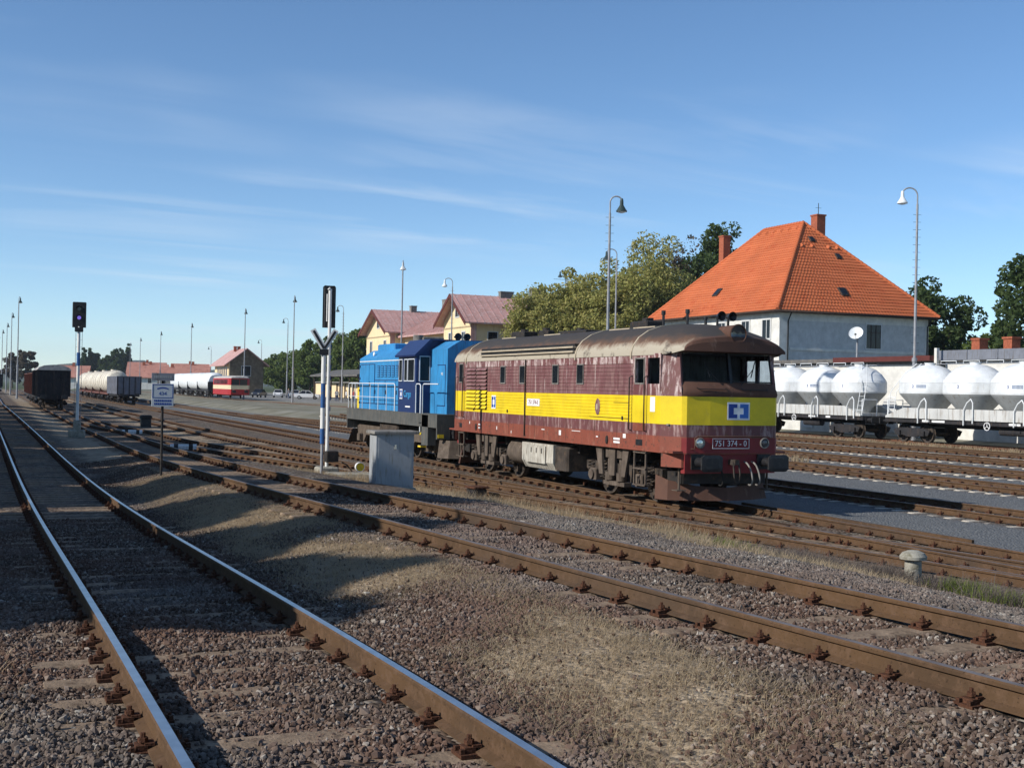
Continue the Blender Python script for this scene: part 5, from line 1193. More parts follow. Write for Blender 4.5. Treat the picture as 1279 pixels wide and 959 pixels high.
# cream station with two gabled wings and a lower middle
ST = thing('station_building', 'cream station building with two gables and old red roofs beyond the blue locomotive', 'station', (0, 0, 0))
def gable_wing(y0, y1, x0, x1, ze_, za, w_mat='render_cream'):
    ym = (y0+y1)/2
    mb = MB(); mb.prism([(y0, .5), (y1, .5), (y1, ze_), (ym, za-.25), (y0, ze_)], x0, x1, axis='x'); mb.build('wall', MT[w_mat], ST)
    rf_ = MB(); ov = .8; s_ = (za-ze_)/(ym-y0)
    for a, b_ in ((y0-ov, ym), (y1+ov, ym)):
        za0 = ze_-s_*ov
        rf_.add([(x0-1.0, a, za0), (x1+.6, a, za0), (x1+.6, b_, za), (x0-1.0, b_, za), (x0-1.0, a, za0-.16), (x1+.6, a, za0-.16), (x1+.6, b_, za-.16), (x0-1.0, b_, za-.16)], [(0,1,2,3),(4,7,6,5),(0,3,7,4),(1,5,6,2),(0,4,5,1)])
    ro_ = rf_.build('roof', MT['roof_old_red'], ST)
    for a in (y0-ov, y1+ov):
        b1 = MB(); za0 = ze_-s_*ov; b1.add([(x0-1.06, a, za0+.02), (x0-1.06, ym, za+.02), (x0-1.06, ym, za-.42), (x0-1.06, a, za0-.42), (x0-1.0, a, za0+.02), (x0-1.0, ym, za+.02), (x0-1.0, ym, za-.42), (x0-1.0, a, za0-.42)], [(0,1,2,3),(4,7,6,5),(0,4,5,1),(3,2,6,7)]); b1.build('barge_board', MT['eave_maroon'], ro_)
    # standing seams
    for k in np.arange(x0-.6, x1+.5, .9):
        q = MB(); za0 = ze_-s_*ov; q.add([(k, y0-ov, za0+.01), (k+.06, y0-ov, za0+.01), (k+.06, ym, za+.01), (k, ym, za+.01), (k, y0-ov, za0+.06), (k+.06, y0-ov, za0+.06), (k+.06, ym, za+.06), (k, ym, za+.06)], [(4,5,6,7),(0,4,7,3),(1,2,6,5)]); q.build('roof_seam', MT['roof_old_red'], ro_)
    mb = MB(); mb.box(x0-.06, x0, y0, y1, ze_-1.0, ze_-.85); mb.build('string_course', MT['render_ochre'], ST)
    window_x(ST, ym-.55, ym+.55, x0, ze_+.3, ze_+1.7)
    for y in (y0+1.8, y1-2.8): window_x(ST, y, y+1.0, x0, ze_-3.2, ze_-1.5); window_x(ST, y, y+1.0, x0, 2.2, 4.4)
    window_y(ST, x0+2, x0+3.1, y0, ze_-3.2, ze_-1.5); window_y(ST, x0+5, x0+6.1, y0, ze_-3.2, ze_-1.5)
    mb = MB(); mb.box(x0-.05, x0+.6, y0-.05, y0, .5, ze_-.3); mb.build('corner_pilaster', MT['roof_old_red'], ST)
    return ro_
w1 = gable_wing(125.6, 134.4, 48.6, 63, 10.4, 13.25); w2 = gable_wing(155, 166, 48.6, 63, 10.3, 13.1)
mb = MB(); mb.box(50.4, 61, 134.4, 155, .5, 9.4); mb.build('wall', MT['render_cream'], ST)
mb = MB(); mb.prism([(49.4, 9.3), (55.7, 12.9), (62, 9.3), (62, 9.1), (55.7, 12.7), (49.4, 9.1)], 134.2, 155.2, axis='y'); ro_ = mb.build('roof', MT['roof_old_red'], ST)
for y in np.arange(135, 155, .9):
    q = MB(); q.add([(49.4, y, 9.31), (49.4, y+.06, 9.31), (55.7, y+.06, 12.91), (55.7, y, 12.91), (49.4, y, 9.37), (49.4, y+.06, 9.37), (55.7, y+.06, 12.97), (55.7, y, 12.97)], [(4,5,6,7),(0,4,7,3),(1,2,6,5)]); q.build('roof_seam', MT['roof_old_red'], ro_)
for y in (137, 141, 145, 149, 152.5): window_x(ST, y, y+1.1, 50.4, 6.4, 8.2)
chimney(w1, 58.5, 130.5, 12.2, 14.3, .7, .4, 'grey_dirty'); chimney(w1, 54.5, 130.0, 12.4, 13.7, .8, .35, 'grey_dirty'); chimney(w1, 60.5, 129.8, 12.2, 13.6, .8, .35, 'grey_dirty'); chimney(ro_, 55.7, 152.5, 12.0, 14.2, .55, .9, 'grey_dirty'); chimney(w2, 53.5, 160.5, 12.4, 13.7, .4, .4, 'grey_dirty')
mb = MB(); mb.cyl((62, 130, 12.8), (62, 130, 16.2), .04, n=5); mb.tube([(60.5, 130, 15.6), (63.5, 130, 15.6)], .025, 4); mb.tube([(61, 130, 15.0), (63, 130, 15.0)], .025, 4); mb.build('aerial', MT['dark_steel'], w1)

# goods shed
GS = thing('goods_shed', 'stone goods shed with pinkish saddle roof behind the red railcar', 'goods shed', (0, 0, 0))
gx0, gx1, gy0, gy1 = 46.0, 53.2, 258, 275; xm = (gx0+gx1)/2
mb = MB(); mb.prism([(gx0+.25, .5), (gx1, .5), (gx1, 7.3), (xm, 9.9), (gx0+.25, 7.3)], gy0, gy1, axis='y'); mb.build('wall', MT['stone_dark'], GS)
mb = MB(); mb.box(gx0, gx0+.25, gy0+.05, gy1, .5, 7.2); mb.build('side_wall', MT['render_cream'], GS)
for a, s_ in ((gx0-1.1, -1), (gx1+1.1, 1)):
    zl = 7.35-1.1*.722
    mb = MB(); mb.add([(a, gy0-1, zl), (xm, gy0-1, 10.15), (xm, gy1+1, 10.15), (a, gy1+1, zl), (a, gy0-1, zl-.2), (xm, gy0-1, 9.95), (xm, gy1+1, 9.95), (a, gy1+1, zl-.2)], [(0,1,2,3),(4,7,6,5),(0,4,5,1),(3,2,6,7),(0,3,7,4)]); mb.build('roof', MT['roof_old_red'], GS)
for y in (260, 262.5, 265, 267.5, 270): window_x(GS, y, y+1.3, gx0, 3.2, 6.2)
window_y(GS, xm-.9, xm+.9, gy0, 4.4, 6.4)
for x in (xm-.9, xm-.1): chimney(GS, x, 266, 9.6, 10.6, .3, .3, 'brick')
# platform shelter and panel wall by the forecourt
PW = thing('panel_wall', 'low pale panel wall behind the parked cars', 'wall', (0, 0, 0))
for i in range(9):
    y = 236-i*4.6; x = 59.0+i*.25
    mb = MB(); mb.box(x, x+.15, y-4.1, y, .5, 3.0); mb.build('panel', MT['render_cream'], PW)
    mb = MB(); mb.box(x-.1, x+.25, y, y+.45, .5, 3.2); mb.build('pier', MT['stone_dark'], PW)
mb = MB(); mb.box(58.7, 61.6, 195, 236.6, 3.2, 3.4); mb.build('coping', MT['grey_dirty'], PW)
PS = thing('platform_shelter', 'dark open platform shelter with flat roof left of the blue locomotive', 'shelter', (0, 0, 0))
mb = MB(); mb.box(49, 58, 172, 200, 4.1, 4.35); mb.prism([(49, 4.36), (53.5, 5.3), (58, 4.36)], 172, 200, axis='y'); mb.build('roof', MT['roof_felt'], PS)
mb = MB(); mb.box(57.2, 57.5, 172, 200, .5, 4.1); mb.build('back_wall', MT['eave_maroon'], PS)
for y in np.arange(172.5, 200, 5.4):
    mb = MB(); mb.cyl((49.6, y, .5), (49.6, y, 4.1), .12, n=8); mb.build('post', MT['wood_dark'], PS)
# red-roofed houses of the town, far left
def town_house(label, x, y, w_, d, he, ha, roof='roof_dull_red', wall='render_white'):
    T = thing('town_house', label, 'house', (x, y, 0), radians(78), group='distant red-roofed houses')
    mb = MB(); mb.prism([(-w_/2, -1), (w_/2, -1), (w_/2, he), (0, ha-.3), (-w_/2, he)], -d/2, d/2, axis='y') ; mb.build('wall', MT[wall], T)
    for s in (-1, 1):
        mb = MB(); sl = (ha-he)/(w_/2); a = s*(w_/2+.6); zl = he-.6*sl
        mb.add([(a, -d/2-.5, zl), (0, -d/2-.5, ha), (0, d/2+.5, ha), (a, d/2+.5, zl), (a, -d/2-.5, zl-.2), (0, -d/2-.5, ha-.2), (0, d/2+.5, ha-.2), (a, d/2+.5, zl-.2)], [(0,1,2,3),(4,7,6,5),(0,4,5,1),(3,2,6,7),(0,3,7,4)]); mb.build('roof', MT[roof], T)
    for k in (-.25, .25):
        mb = MB(); mb.box(k*w_-.5, k*w_+.5, -d/2-.03, -d/2+.05, he-2.2, he-.8); mb.build('window', MT['glass_dark'], T)
        mb = MB(); mb.box(-w_/2-.03, -w_/2+.05, k*d-.5, k*d+.5, he-2.2, he-.8); mb.build('window', MT['glass_dark'], T)
    mb = MB(); mb.box(-.4, .4, -.4, .4, ha-.8, ha+.9); mb.build('chimney', MT['brick'], T)
import json
_th = [(24.5, 405, 0), (45.5, 405, 0), (50.5, 430, 0), (55, 410, 0), (60, 400, 0), (65, 440, 0), (54, 470, 0)]
labs = ['orange-red roof seen between the signal mast and the dark covered wagon', 'pink roofed house just right of the round trees by the poplars', 'red roofed house just right of the small square sign', 'pale pink roof between the lamp masts left of the goods shed', 'long red roof directly left of the goods shed', 'far red roof behind the hopper wagons', 'far dull red gable farther left of the goods shed']
dims = [(8, 9, 4.2, 7.4), (9, 9, 4.6, 8.2), (10, 11, 4.8, 8.8), (9, 9, 4.4, 7.8), (10, 10, 4.8, 8.6), (11, 12, 5.5, 9.4), (10, 13, 6.5, 10)]
for (x, y, _), l_, d in zip(_th, labs, dims): town_house(l_, x, y, *d)
# hills
def hill(name, label, pts, depth, mat):
    mb = MB(); n = len(pts); fr = [Vector((x, y, -2)) for x, y, z in pts]; secs = []
    for k, (u, s_) in enumerate(((0, 0), (.25, .45), (.55, .85), (.8, 1), (1.3, .9))):
        secs.append([(x*(1+u*depth/hypot(x, y)), y*(1+u*depth/hypot(x, y)), -2+(z+2)*s_*(1+.06*sin(i*2.1+k*1.7))) for i, (x, y, z) in enumerate(pts)])
    mb.loft(secs, closed=False, caps=False, smooth=True); o = mb.build(name, MT[mat], kind='structure'); o['label'] = label; return o
m, t, b = nodes('hill_woods'); n_ = noise(t, posvec(t), .018, 6, .7); c = mix(t, rng_(t, n_, .35, .65), (.022, .036, .016), (.07, .08, .035)); setp(t, b, c, .95, 0, .05); bump(t, b, noise(t, posvec(t), .06, 5), 1, 12)
pts = []
for i, a in enumerate(np.linspace(-14, 40, 46)):
    d = 2200+250*sin(i*.31); h = 30+8*sin(i*.37+1.2)+9*sin(i*.9)+4*sin(i*2.3); h *= (1+.10*exp(-((a-9)/8)**2))
    pts.append((d*sin(radians(a)), d*cos(radians(a)), max(20, h)))
hill('hills', 'low wooded hills on the left horizon', pts, 900, 'hill_woods')
# ------------------------------------------------------------ signals and trackside things
def gz(x, y): return float(zground(x, y))
z0 = gz(3.8, 59.7)
SG = thing('signal', 'tall black-headed shunting signal with violet light on a white mast, left', 'signal', (3.8, 59.7, z0))
mb = MB(); mb.bbox(-.35, .35, -.35, .35, 0, .35, .04); mb.bbox(-.16, .16, -.16, .16, .35, .8, .03); mb.build('foundation', MT['concrete'], SG)
mb = MB(); mb.cyl((0, 0, .8), (0, 0, 5.1), .075, .065, 12); mb.build('mast', MT['white_paint'], SG)
mb = MB(); mb.cyl((0, 0, 3.3), (0, 0, 3.9), .08, n=12); mb.build('mast_band', MT['blue_paint'], SG)
mb = MB(); mb.bbox(-.30, .30, -.05, .06, 5.05, 6.22, .03); mb.box(-.18, .18, -.12, .12, 4.86, 5.05); hd = mb.build('head', MT['black_paint'], SG)
for z, mt in ((5.9, 'lens_dark'), (5.5, 'signal_violet')):
    mb = MB(); mb.cyl((0, -.062, z), (0, -.05, z), .085, n=18); mb.build('lens', MT[mt], hd)
    mb = MB(); n = 14; vs = [(.13*cos(a), y, z+.13*sin(a)) for y in (-.05, -.32) for a in np.linspace(0, pi, n)]; mb.add(vs, [(i, i+1, n+i+1, n+i) for i in range(n-1)]); mb.build('hood', MT['black_paint'], hd)
mb = MB(); mb.tube([(-.14, .1, .8), (-.14, .1, 4.9)], .012, 4); mb.tube([(.14, .1, .8), (.14, .1, 4.9)], .012, 4)
for z in np.arange(1, 4.9, .35): mb.tube([(-.14, .1, z), (.14, .1, z)], .01, 4)
mb.build('ladder', MT['zinc_pole'], SG)
SG.rotation_euler = (0, 0, radians(-8))
z0 = gz(9.0, 35.0)
S2_ = thing('signal', 'signal seen from behind: black plate with white conduit on white mast', 'signal', (9.12, 35.0, z0))
mb = MB(); mb.bbox(-.3, .3, -.3, .3, -.1, .28, .04); mb.build('foundation', MT['concrete'], S2_)
mb = MB(); mb.cyl((0, 0, .28), (0, 0, 5.4), .052, .048, 12); ms_ = mb.build('mast', MT['white_paint'], S2_)
for z in np.arange(1.3, 4.1, .3):
    q = MB(); q.box(.04, .066, -.03, .03, z, z+.12); q.build('mast_mark', MT['blue_paint'], ms_)
mb = MB(); mb.bbox(-.19, .19, .06, .13, 4.32, 5.55, .05); hd = mb.build('head', MT['black_paint'], S2_)
mb = MB(); mb.tube([(-.08, .02, 4.5), (-.08, .02, 5.3)], .02, 5); mb.tube([(.02, 0, 5.38), (.02, 0, 5.42), (-.02, 0, 5.47), (-.06, 0, 5.42)], .03, 6); mb.build('conduit', MT['white_paint'], hd)
for z in (4.55, 4.8, 5.05): 
    q = MB(); q.bbox(-.06, .14, .0, .06, z, z+.17, .02); q.build('lamp_case', MT['black_paint'], hd)
mb = MB(); mb.bbox(-.06, .30, -.2, .12, .42, .74, .02); mb.build('junction_box', MT['dark_steel'], S2_)
z0 = gz(8.3, 32.0)
VP = thing('marker_post', 'blue and white striped marker post with a white-edged black V sign', 'marker post', (8.20, 32.0, z0))
mb = MB(); mb.cyl((0, 0, 0), (0, 0, 3.4), .04, n=8); mb.build('post', MT['zinc_pole'], VP)
for i, (a, b_) in enumerate(((.85, 1.25), (1.25, 1.8), (1.8, 2.45), (2.45, 3.2))):
    mb = MB(); mb.cyl((0, 0, a), (0, 0, b_), .062, n=16); mb.build('stripe_panel', MT['blue_paint' if i in (0, 2) else 'white_paint'], VP)
mb = MB(); mb.box(-.12, .12, -.07, -.03, 3.2, 3.36); mb.build('plate', MT['black_paint'], VP)
for s in (-1, 1):
    d = Vector((s*.30, 0, .50)).normalized(); M = Matrix.Translation((0, -.05, 3.36)) @ Matrix.Rotation(s*atan2(.30, .50), 4, 'Y')
    mb = MB(); mb.box(-.075, .075, -.012, .0, 0, .60, mat=M); ar = mb.build('sign_arm', MT['white_paint'], VP)
    mb = MB(); mb.box(-.030, .030, -.020, -.012, .02, .56, mat=M); mb.build('arm_face', MT['black_paint'], ar)
VP.rotation_euler = (0, 0, radians(-10))
z0 = gz(3.8, 29.9)
SN = thing('sign', 'small grey two-panel sign on a thin dark post between the two near tracks', 'sign', (3.8, 29.9, z0))
mb = MB(); mb.cyl((0, 0, 0), (0, 0, 2.42), .03, n=8); mb.build('post', MT['dark_steel'], SN)
mb = MB(); mb.bbox(-.25, .25, -.05, -.03, 1.66, 2.19, .008); bd = mb.build('board', MT['sign_grey'], SN)
mb = MB()
for a in ((-.235, .235, 2.165, 2.18), (-.235, .235, 1.855, 1.87), (-.235, -.22, 1.87, 2.165), (.22, .235, 1.87, 2.165)): mb.box(a[0], a[1], -.054, -.05, a[2], a[3])
mb.build('border', MT['logo_blue'], bd)
mb = MB(); n = 9; pts = [(.13*u, 2.08+.03*(1-u*u)) for u in np.linspace(-1, 1, n)]
mb.add([(x, -.053, z) for x, z in pts]+[(x, -.053, z-.03) for x, z in pts], [(i, i+1, n+i+1, n+i) for i in range(n-1)]); mb.build('arc_mark', MT['logo_blue'], bd)
text('434', .12, 'logo_blue', bd, face_negY(0, -.051, 1.955), ext=.002)
for z in (1.79, 1.715):
    x = -.19; k = 0
    while x < .18:
        w_ = random.uniform(.025, .042); mb = MB(); mb.box(x, x+w_, -.053, -.05, z-.024, z+.024); mb.build('letter_mark', MT['logo_blue'], bd); x += w_+.012
mb = MB(); mb.bbox(-.26, .26, -.045, -.03, 2.26, 2.44, .006); up = mb.build('upper_board', MT['sheet_grey'], SN)
x = -.2
while x < .19:
    w_ = random.uniform(.025, .042); mb = MB(); mb.box(x, x+w_, -.049, -.045, 2.32, 2.38); mb.build('letter_mark', MT['cabinet_grey'], up); x += w_+.014
SN.rotation_euler = (0, 0, radians(-7))
z0 = gz(8.5, 27.0)
CBN = thing('relay_cabinet', 'grey trackside relay cabinet with overhanging lid before the locomotives', 'cabinet', (8.55, 27.0, z0-.02), radians(-2))
mb = MB(); mb.box(-.44, .44, -.30, .30, .0, 1.24); bx_ = mb.build('body', MT['cabinet_grey'], CBN)
mb = MB(); mb.bbox(-.52, .56, -.37, .37, 1.24, 1.31, .02); mb.build('lid', MT['grey_dirty'], CBN)
mb = MB(); mb.box(-.39, .39, -.312, -.30, .06, 1.18); dr = mb.build('door', MT['cabinet_grey'], CBN)
mb = MB(); mb.cyl((.0, -.33, .98), (.0, -.31, .98), .025, n=10); mb.box(-.02, .02, -.34, -.32, .90, .98); mb.build('lock', MT['lens'], dr)
mb = MB(); mb.bbox(-.5, .5, -.36, .36, -.12, .02, .02); mb.build('plinth', MT['concrete'], CBN)
z0 = gz(12.4, 14.1)
MP = thing('concrete_post', 'mushroom-shaped concrete marker post in weeds at right', 'marker post', (12.4, 14.1, z0+.07))
MP.scale = (.92, .92, .92)
mb = MB(); mb.lathe([(.14, -.15), (.13, .34)], (0, 0, 0), 14); mb.build('stem', MT['concrete'], MP)
mb = MB(); mb.lathe([(.12, .32), (.195, .34), (.20, .385), (.16, .44), (.08, .475), (.001, .485)], (0, 0, 0), 20, sx=1.1); mb.build('cap', MT['concrete'], MP)
for (x, y, l_) in ((7.05, 49.0, 'white fouling marker bar beside the second track, near the sign'), (6.9, 66.0, 'white fouling marker bar farther along, behind the sign post')):
    F_ = thing('fouling_marker', l_, 'track marker', (x, y, gz(x, y)), radians(-8), group='white fouling markers')
    mb = MB(); mb.prism([(-.09, 0), (.09, 0), (.09, .12), (0, .2), (-.09, .12)], -.5, .5, axis='x'); mb.build('bar', MT['white_paint'], F_)
    for q in (-.28, .28):
        mb = MB(); mb.prism([(-.095, 0), (.095, 0), (.095, .122), (0, .205), (-.095, .122)], q-.08, q+.08, axis='x'); mb.build('black_band', MT['black_paint'], F_)
SWM = thing('point_motor', 'dark trackside point machine box left of the sign', 'point machine', (9.0, 78.5, gz(9.0, 78.5)))
mb = MB(); mb.bbox(-.3, .3, -.3, .3, 0, .55, .05); mb.build('case', MT['black_paint'], SWM)
mb = MB(); mb.bbox(-.36, .36, -.34, .34, .55, .75, .08); mb.build('lid', MT['dark_steel'], SWM)
LV = thing('point_lever', 'hand point lever with pale round weight beside the striped post', 'point lever', (9.72, 34.2, gz(9.72, 34.2)+.08))
mb = MB(); mb.bbox(-.2, .2, -.25, .25, 0, .2, .03); mb.build('base', MT['dark_steel'], LV)
mb = MB(); mb.tube([(0, 0, .15), (-.25, -.1, .42), (-.42, -.16, .5)], .022, 6); mb.build('lever', MT['dark_steel'], LV)
mb = MB(); mb.cyl((.12, -.2, .36), (.12, -.1, .36), .115, n=20); w_ = mb.build('weight', MT['warn_yellow'], LV)
mb = MB(); mb.lathe([(.117, -.01), (.135, -.01), (.135, .11), (.117, .11)], (.12, -.2, .36), 20, axis='y'); mb.build('weight_rim', MT['white_paint'], w_)
SLB = thing('concrete_slab', 'weathered concrete duct slab beside the striped marker post', 'slab', (9.3, 33.4, gz(9.3, 33.4)), radians(-12))
mb = MB(); mb.bbox(-.62, .62, -.3, .3, .12, .24, .03); mb.build('top', MT['concrete'], SLB)
for s in (-.45, .45):
    mb = MB(); mb.box(s-.08, s+.08, -.25, .25, -.05, .12); mb.build('foot', MT['concrete'], SLB)
TB = thing('track_box', 'small dark box beside the crossover rail below the locomotive', 'track box', (11.3, 28.6, gz(11.3, 28.6)), radians(10))
mb = MB(); mb.bbox(-.18, .18, -.22, .22, .0, .30, .03); mb.build('case', MT['black_paint'], TB)
mb = MB(); mb.bbox(-.22, .22, -.26, .26, .30, .35, .02); mb.build('lid', MT['fastening_rust'], TB)
# ------------------------------------------------------------ lamp masts
def lamp(label, X, Y, H_, hook, side, white=False, z=None):
    zb = gz(X, Y)
    P_ = thing('lamp_mast', label, 'lamp mast', (X, Y, zb), radians(-25 if hook or Y < 60 else 70), group='hooked station lamps' if hook else 'tall yard lamp masts')
    H_ = H_-zb
    mb = MB(); mb.cyl((0, 0, -.2), (0, 0, H_*.32), .14, .12, 10); mb.cyl((0, 0, H_*.32), (0, 0, H_-.9), .085, .06, 10); mb.cyl((0, 0, H_*.315), (0, 0, H_*.33), .15, n=10); mb.build('mast', MT['zinc_pole'], P_)
    r = .44 if hook else .32
    mb = MB(); mb.tube([(0, 0, H_-1.0), (0, 0, H_-r)]+[(side*r*(1-cos(a)), 0, H_-r+r*sin(a)) for a in np.linspace(.2, pi*.85, 9)], .04, 6); mb.build('arm', MT['zinc_pole'], P_)
    lx = side*r*(1-cos(pi*.85)); lz = H_-r+r*sin(pi*.85)
    mb = MB(); mb.lathe([(.06, .06), (.09, -.05), (.10, -.28), (.13, -.34), (.24, -.52), (.29, -.58), (.29, -.64), (.26, -.62)], (lx, 0, lz), 16); sh = mb.build('lamp_shade', MT['lamp_white' if white else 'lamp_enamel'], P_)
    mb = MB(); mb.lathe([(.26, -.60), (.18, -.68), (.001, -.72)], (lx, 0, lz), 14); mb.build('lamp_glass', MT['lamp_white'], sh)
    if not hook or H_ > 12.5:
        mb = MB()
        for k, zz_ in enumerate(np.arange(H_*.36, H_-1.1, .42)): mb.tube([(-.22, 0, zz_), (.22, 0, zz_)], .011, 4)
        mb.build('climbing_rungs', MT['dark_steel'], P_, kind='stuff')
    return P_
lamp('tall lamp mast right behind the maroon locomotive roof, lamp on its right', 30.0, 57.6, 12.9, False, 1)
lamp('hooked lamp just right of the tall mast over the locomotive roof', 46.9, 88.7, 14.2, True, -1)
lamp('white-shaded hooked lamp in front of the orange-roofed house', 47.5, 54.2, 14.3, True, -1, True)
lamp('lamp mast above the blue locomotive hood', 34.6, 107, 14.2, False, 1, True)
lamp('hooked white lamp before the right gable of the cream station', 44.8, 121.5, 14.2, True, -1, True)
lamp('lamp mast standing in front of the parked cars', 36.2, 157, 14.2, False, 1)
lamp('hooked lamp between the striped post and the blue locomotive', 46.0, 169, 14.0, True, -1)
lamp('lamp mast behind the red railcar', 36.6, 192, 14.4, False, 1)
lamp('hooked lamp left of the mast among the parked cars', 51, 226, 15.0, True, -1)
lamp('lamp mast over the pale hopper wagons, left of the railcar', 35.9, 242, 14.2, False, 1)
lamp('lamp mast above the small grey sign', 35.8, 287, 14.2, False, 1)
lamp('lamp mast right of the poplars', 36.4, 333, 14.2, False, 1)
lamp('lamp mast against the poplars', 38.5, 378, 14.2, False, 1)
lamp('hooked lamp right of the goods shed gable', 65, 318, 14.2, True, -1)
lamp('hooked lamp left of the goods shed roof', 64, 390, 14.2, True, -1)
for i, (X, Y, l_) in enumerate(((3.75, 185, 'tallest lamp mast at the far left, nearest of its row'), (3.6, 230, 'second lamp mast of the far left row'), (3.4, 272, 'third lamp mast of the far left row'), (2.9, 310, 'fourth lamp mast of the far left row'), (2.2, 345, 'last lamp mast at the left edge'))): lamp(l_, X, Y, 14.2, False, 1)
lamp('thin lamp pole rising behind the yellowing trees', 66, 138, 17.6, True, -1)
# ------------------------------------------------------------ cars
def car(label, X, Y, rz, paint, kind='sedan'):
    C_ = thing('car', label, 'car', (X, Y, gz(X, Y)), rz, group='cars parked on the forecourt')
    lo = [(-2.1, .35), (-2.15, .6), (-2.0, .82), (-1.0, .92), (1.15, .92), (2.05, .84), (2.12, .6), (2.05, .35)]
    mb = MB(); secs = [[(x*(1 if abs(s) < .8 else .98), s, z) for x, z in lo] for s in (-.82, -.70, .70, .82)]
    mb.loft(secs); mb.build('body', MT[paint], C_)
    rear = 1.75 if kind == 'sedan' else 2.0
    a = [(-1.0, .92), (-.35, 1.40), (.75, 1.42), (rear-.25 if kind == 'sedan' else 1.8, .92)]
    mb = MB(); mb.loft([[(x, s*.74, z) if z < 1 else (x, s*.60, z) for x, z in a] for s in (-1, 1)]); gl = mb.build('greenhouse', MT['glass_dark'], C_)
    mb = MB(); mb.bbox(-.38, .80, -.60, .60, 1.39, 1.45, .03); mb.build('roof', MT[paint], C_)
    mb = MB()
    for s in (-1, 1):
        for (x0_, z0_, x1_, z1_) in ((-1.0, .92, -.35, 1.40), (.15, .92, .15, 1.41), (1.45 if kind == 'sedan' else 1.8, .92, .78, 1.42)): mb.tube([(x0_, s*.745, z0_), (x1_, s*.61, z1_)], .035, 4)
    mb.build('pillars', MT[paint], C_)
    for x in (-1.3, 1.25):
        for s in (-1, 1):
            mb = MB(); mb.lathe([(.12, -.09), (.2, -.095), (.29, -.09), (.30, -.05), (.30, .09), (.15, .09)], (x, s*.74, .30), 18, axis='y'); wh = mb.build('wheel', MT['rubber'], C_)
            mb = MB(); mb.cyl((x, s*.835, .30), (x, s*.842, .30), .19, n=14); mb.build('rim', MT['zinc_pole'], wh)
    for s in (-.58, .58):
        mb = MB(); mb.bbox(-2.16, -2.10, s-.16, s+.16, .60, .76, .01); mb.build('headlight', MT['lens'], C_)
        mb = MB(); mb.bbox(2.07, 2.13, s-.16, s+.16, .60, .78, .01); mb.build('tail_light', MT['railcar_red'], C_)
car('white saloon car parked before the pale panel wall', 49.3, 203, radians(160), 'car_white')
car('dark car beside the railcar, its nose towards the tracks', 44.5, 219, radians(60), 'car_dark')
car('white car right of the dark one behind the railcar', 49.0, 224, radians(75), 'car_white', 'hatch')
car('silver-grey car half hidden left of the white saloon', 50.3, 216, radians(70), 'car_silver', 'hatch')
# ------------------------------------------------------------ people on the forecourt
def person(label, X, Y, rz, top, legs, stride=.12, armbend=.1):
    pos = [(0,0,.92), (0,0,1.15), (0,0,1.40), (0,0,1.50), (0,.01,1.60), (0,.01,1.72),
           (.10,0,.88), (.11,-stride,.48), (.11,-stride*.6,.08), (.11,-stride*.6-.14,.04),
           (-.10,0,.88), (-.11,stride,.48), (-.11,stride*1.4,.08), (-.11,stride*1.4-.14,.04),
           (.19,0,1.40), (.24,.03,1.12), (.25,-armbend,.86), (-.19,0,1.40), (-.24,.03,1.12), (-.25,-armbend,.86)]
    ed = [(0,1),(1,2),(2,3),(3,4),(4,5),(0,6),(6,7),(7,8),(8,9),(0,10),(10,11),(11,12),(12,13),(2,14),(14,15),(15,16),(2,17),(17,18),(18,19)]
    rad = [(.15,.11),(.14,.10),(.16,.10),(.055,.055),(.085,.095),(.075,.085),(.085,.085),(.06,.06),(.042,.042),(.035,.03),(.085,.085),(.06,.06),(.042,.042),(.035,.03),(.06,.06),(.045,.045),(.035,.03),(.06,.06),(.045,.045),(.035,.03)]
    me = bpy.data.meshes.new('person'); me.from_pydata(pos, ed, []); o = bpy.data.objects.new('person', me); COL.objects.link(o)
    md = o.modifiers.new('s', 'SKIN')
    for i, v in enumerate(me.skin_vertices[0].data): v.radius = rad[i]; v.use_root = (i == 0)
    sb = o.modifiers.new('b', 'SUBSURF'); sb.levels = 1; sb.render_levels = 1
    dg = bpy.context.evaluated_depsgraph_get(); m2_ = bpy.data.meshes.new_from_object(o.evaluated_get(dg)); bpy.data.objects.remove(o)
    m2_.materials.clear()
    for q in (legs, top, 'skin', 'hair'): m2_.materials.append(MT[q])
    for p in m2_.polygons:
        c = p.center; p.use_smooth = True
        p.material_index = 0 if c.z < .93 and abs(c.x) < .2 else (3 if c.z > 1.69 or (c.z > 1.6 and c.y > .05) else (2 if c.z > 1.49 or (abs(c.x) > .2 and c.z < .95) else 1))
    o = bpy.data.objects.new('person', m2_); COL.objects.link(o); o.location = (X, Y, gz(X, Y)); o.rotation_euler = (0, 0, rz)
    return tag(o, label, 'person', 'people on the forecourt')
person('person in grey top walking just left of the silver car', 47.5, 209, radians(-60), 'cloth_grey', 'cloth_denim', .2)
person('person in dark jacket beside the white saloon, left of the striped post', 50.8, 190, radians(30), 'cloth_navy', 'cloth_denim')
person('person in white shirt left of the hooked lamp by the shelter', 48.6, 176, radians(100), 'cloth_white', 'cloth_grey', .18)
person('person in red top by the platform shelter', 49.9, 176.5, radians(-40), 'cloth_red', 'cloth_denim')
person('person in pale jacket and dark trousers near the shelter post', 47.9, 178.5, radians(10), 'cloth_white', 'cloth_navy', .15)
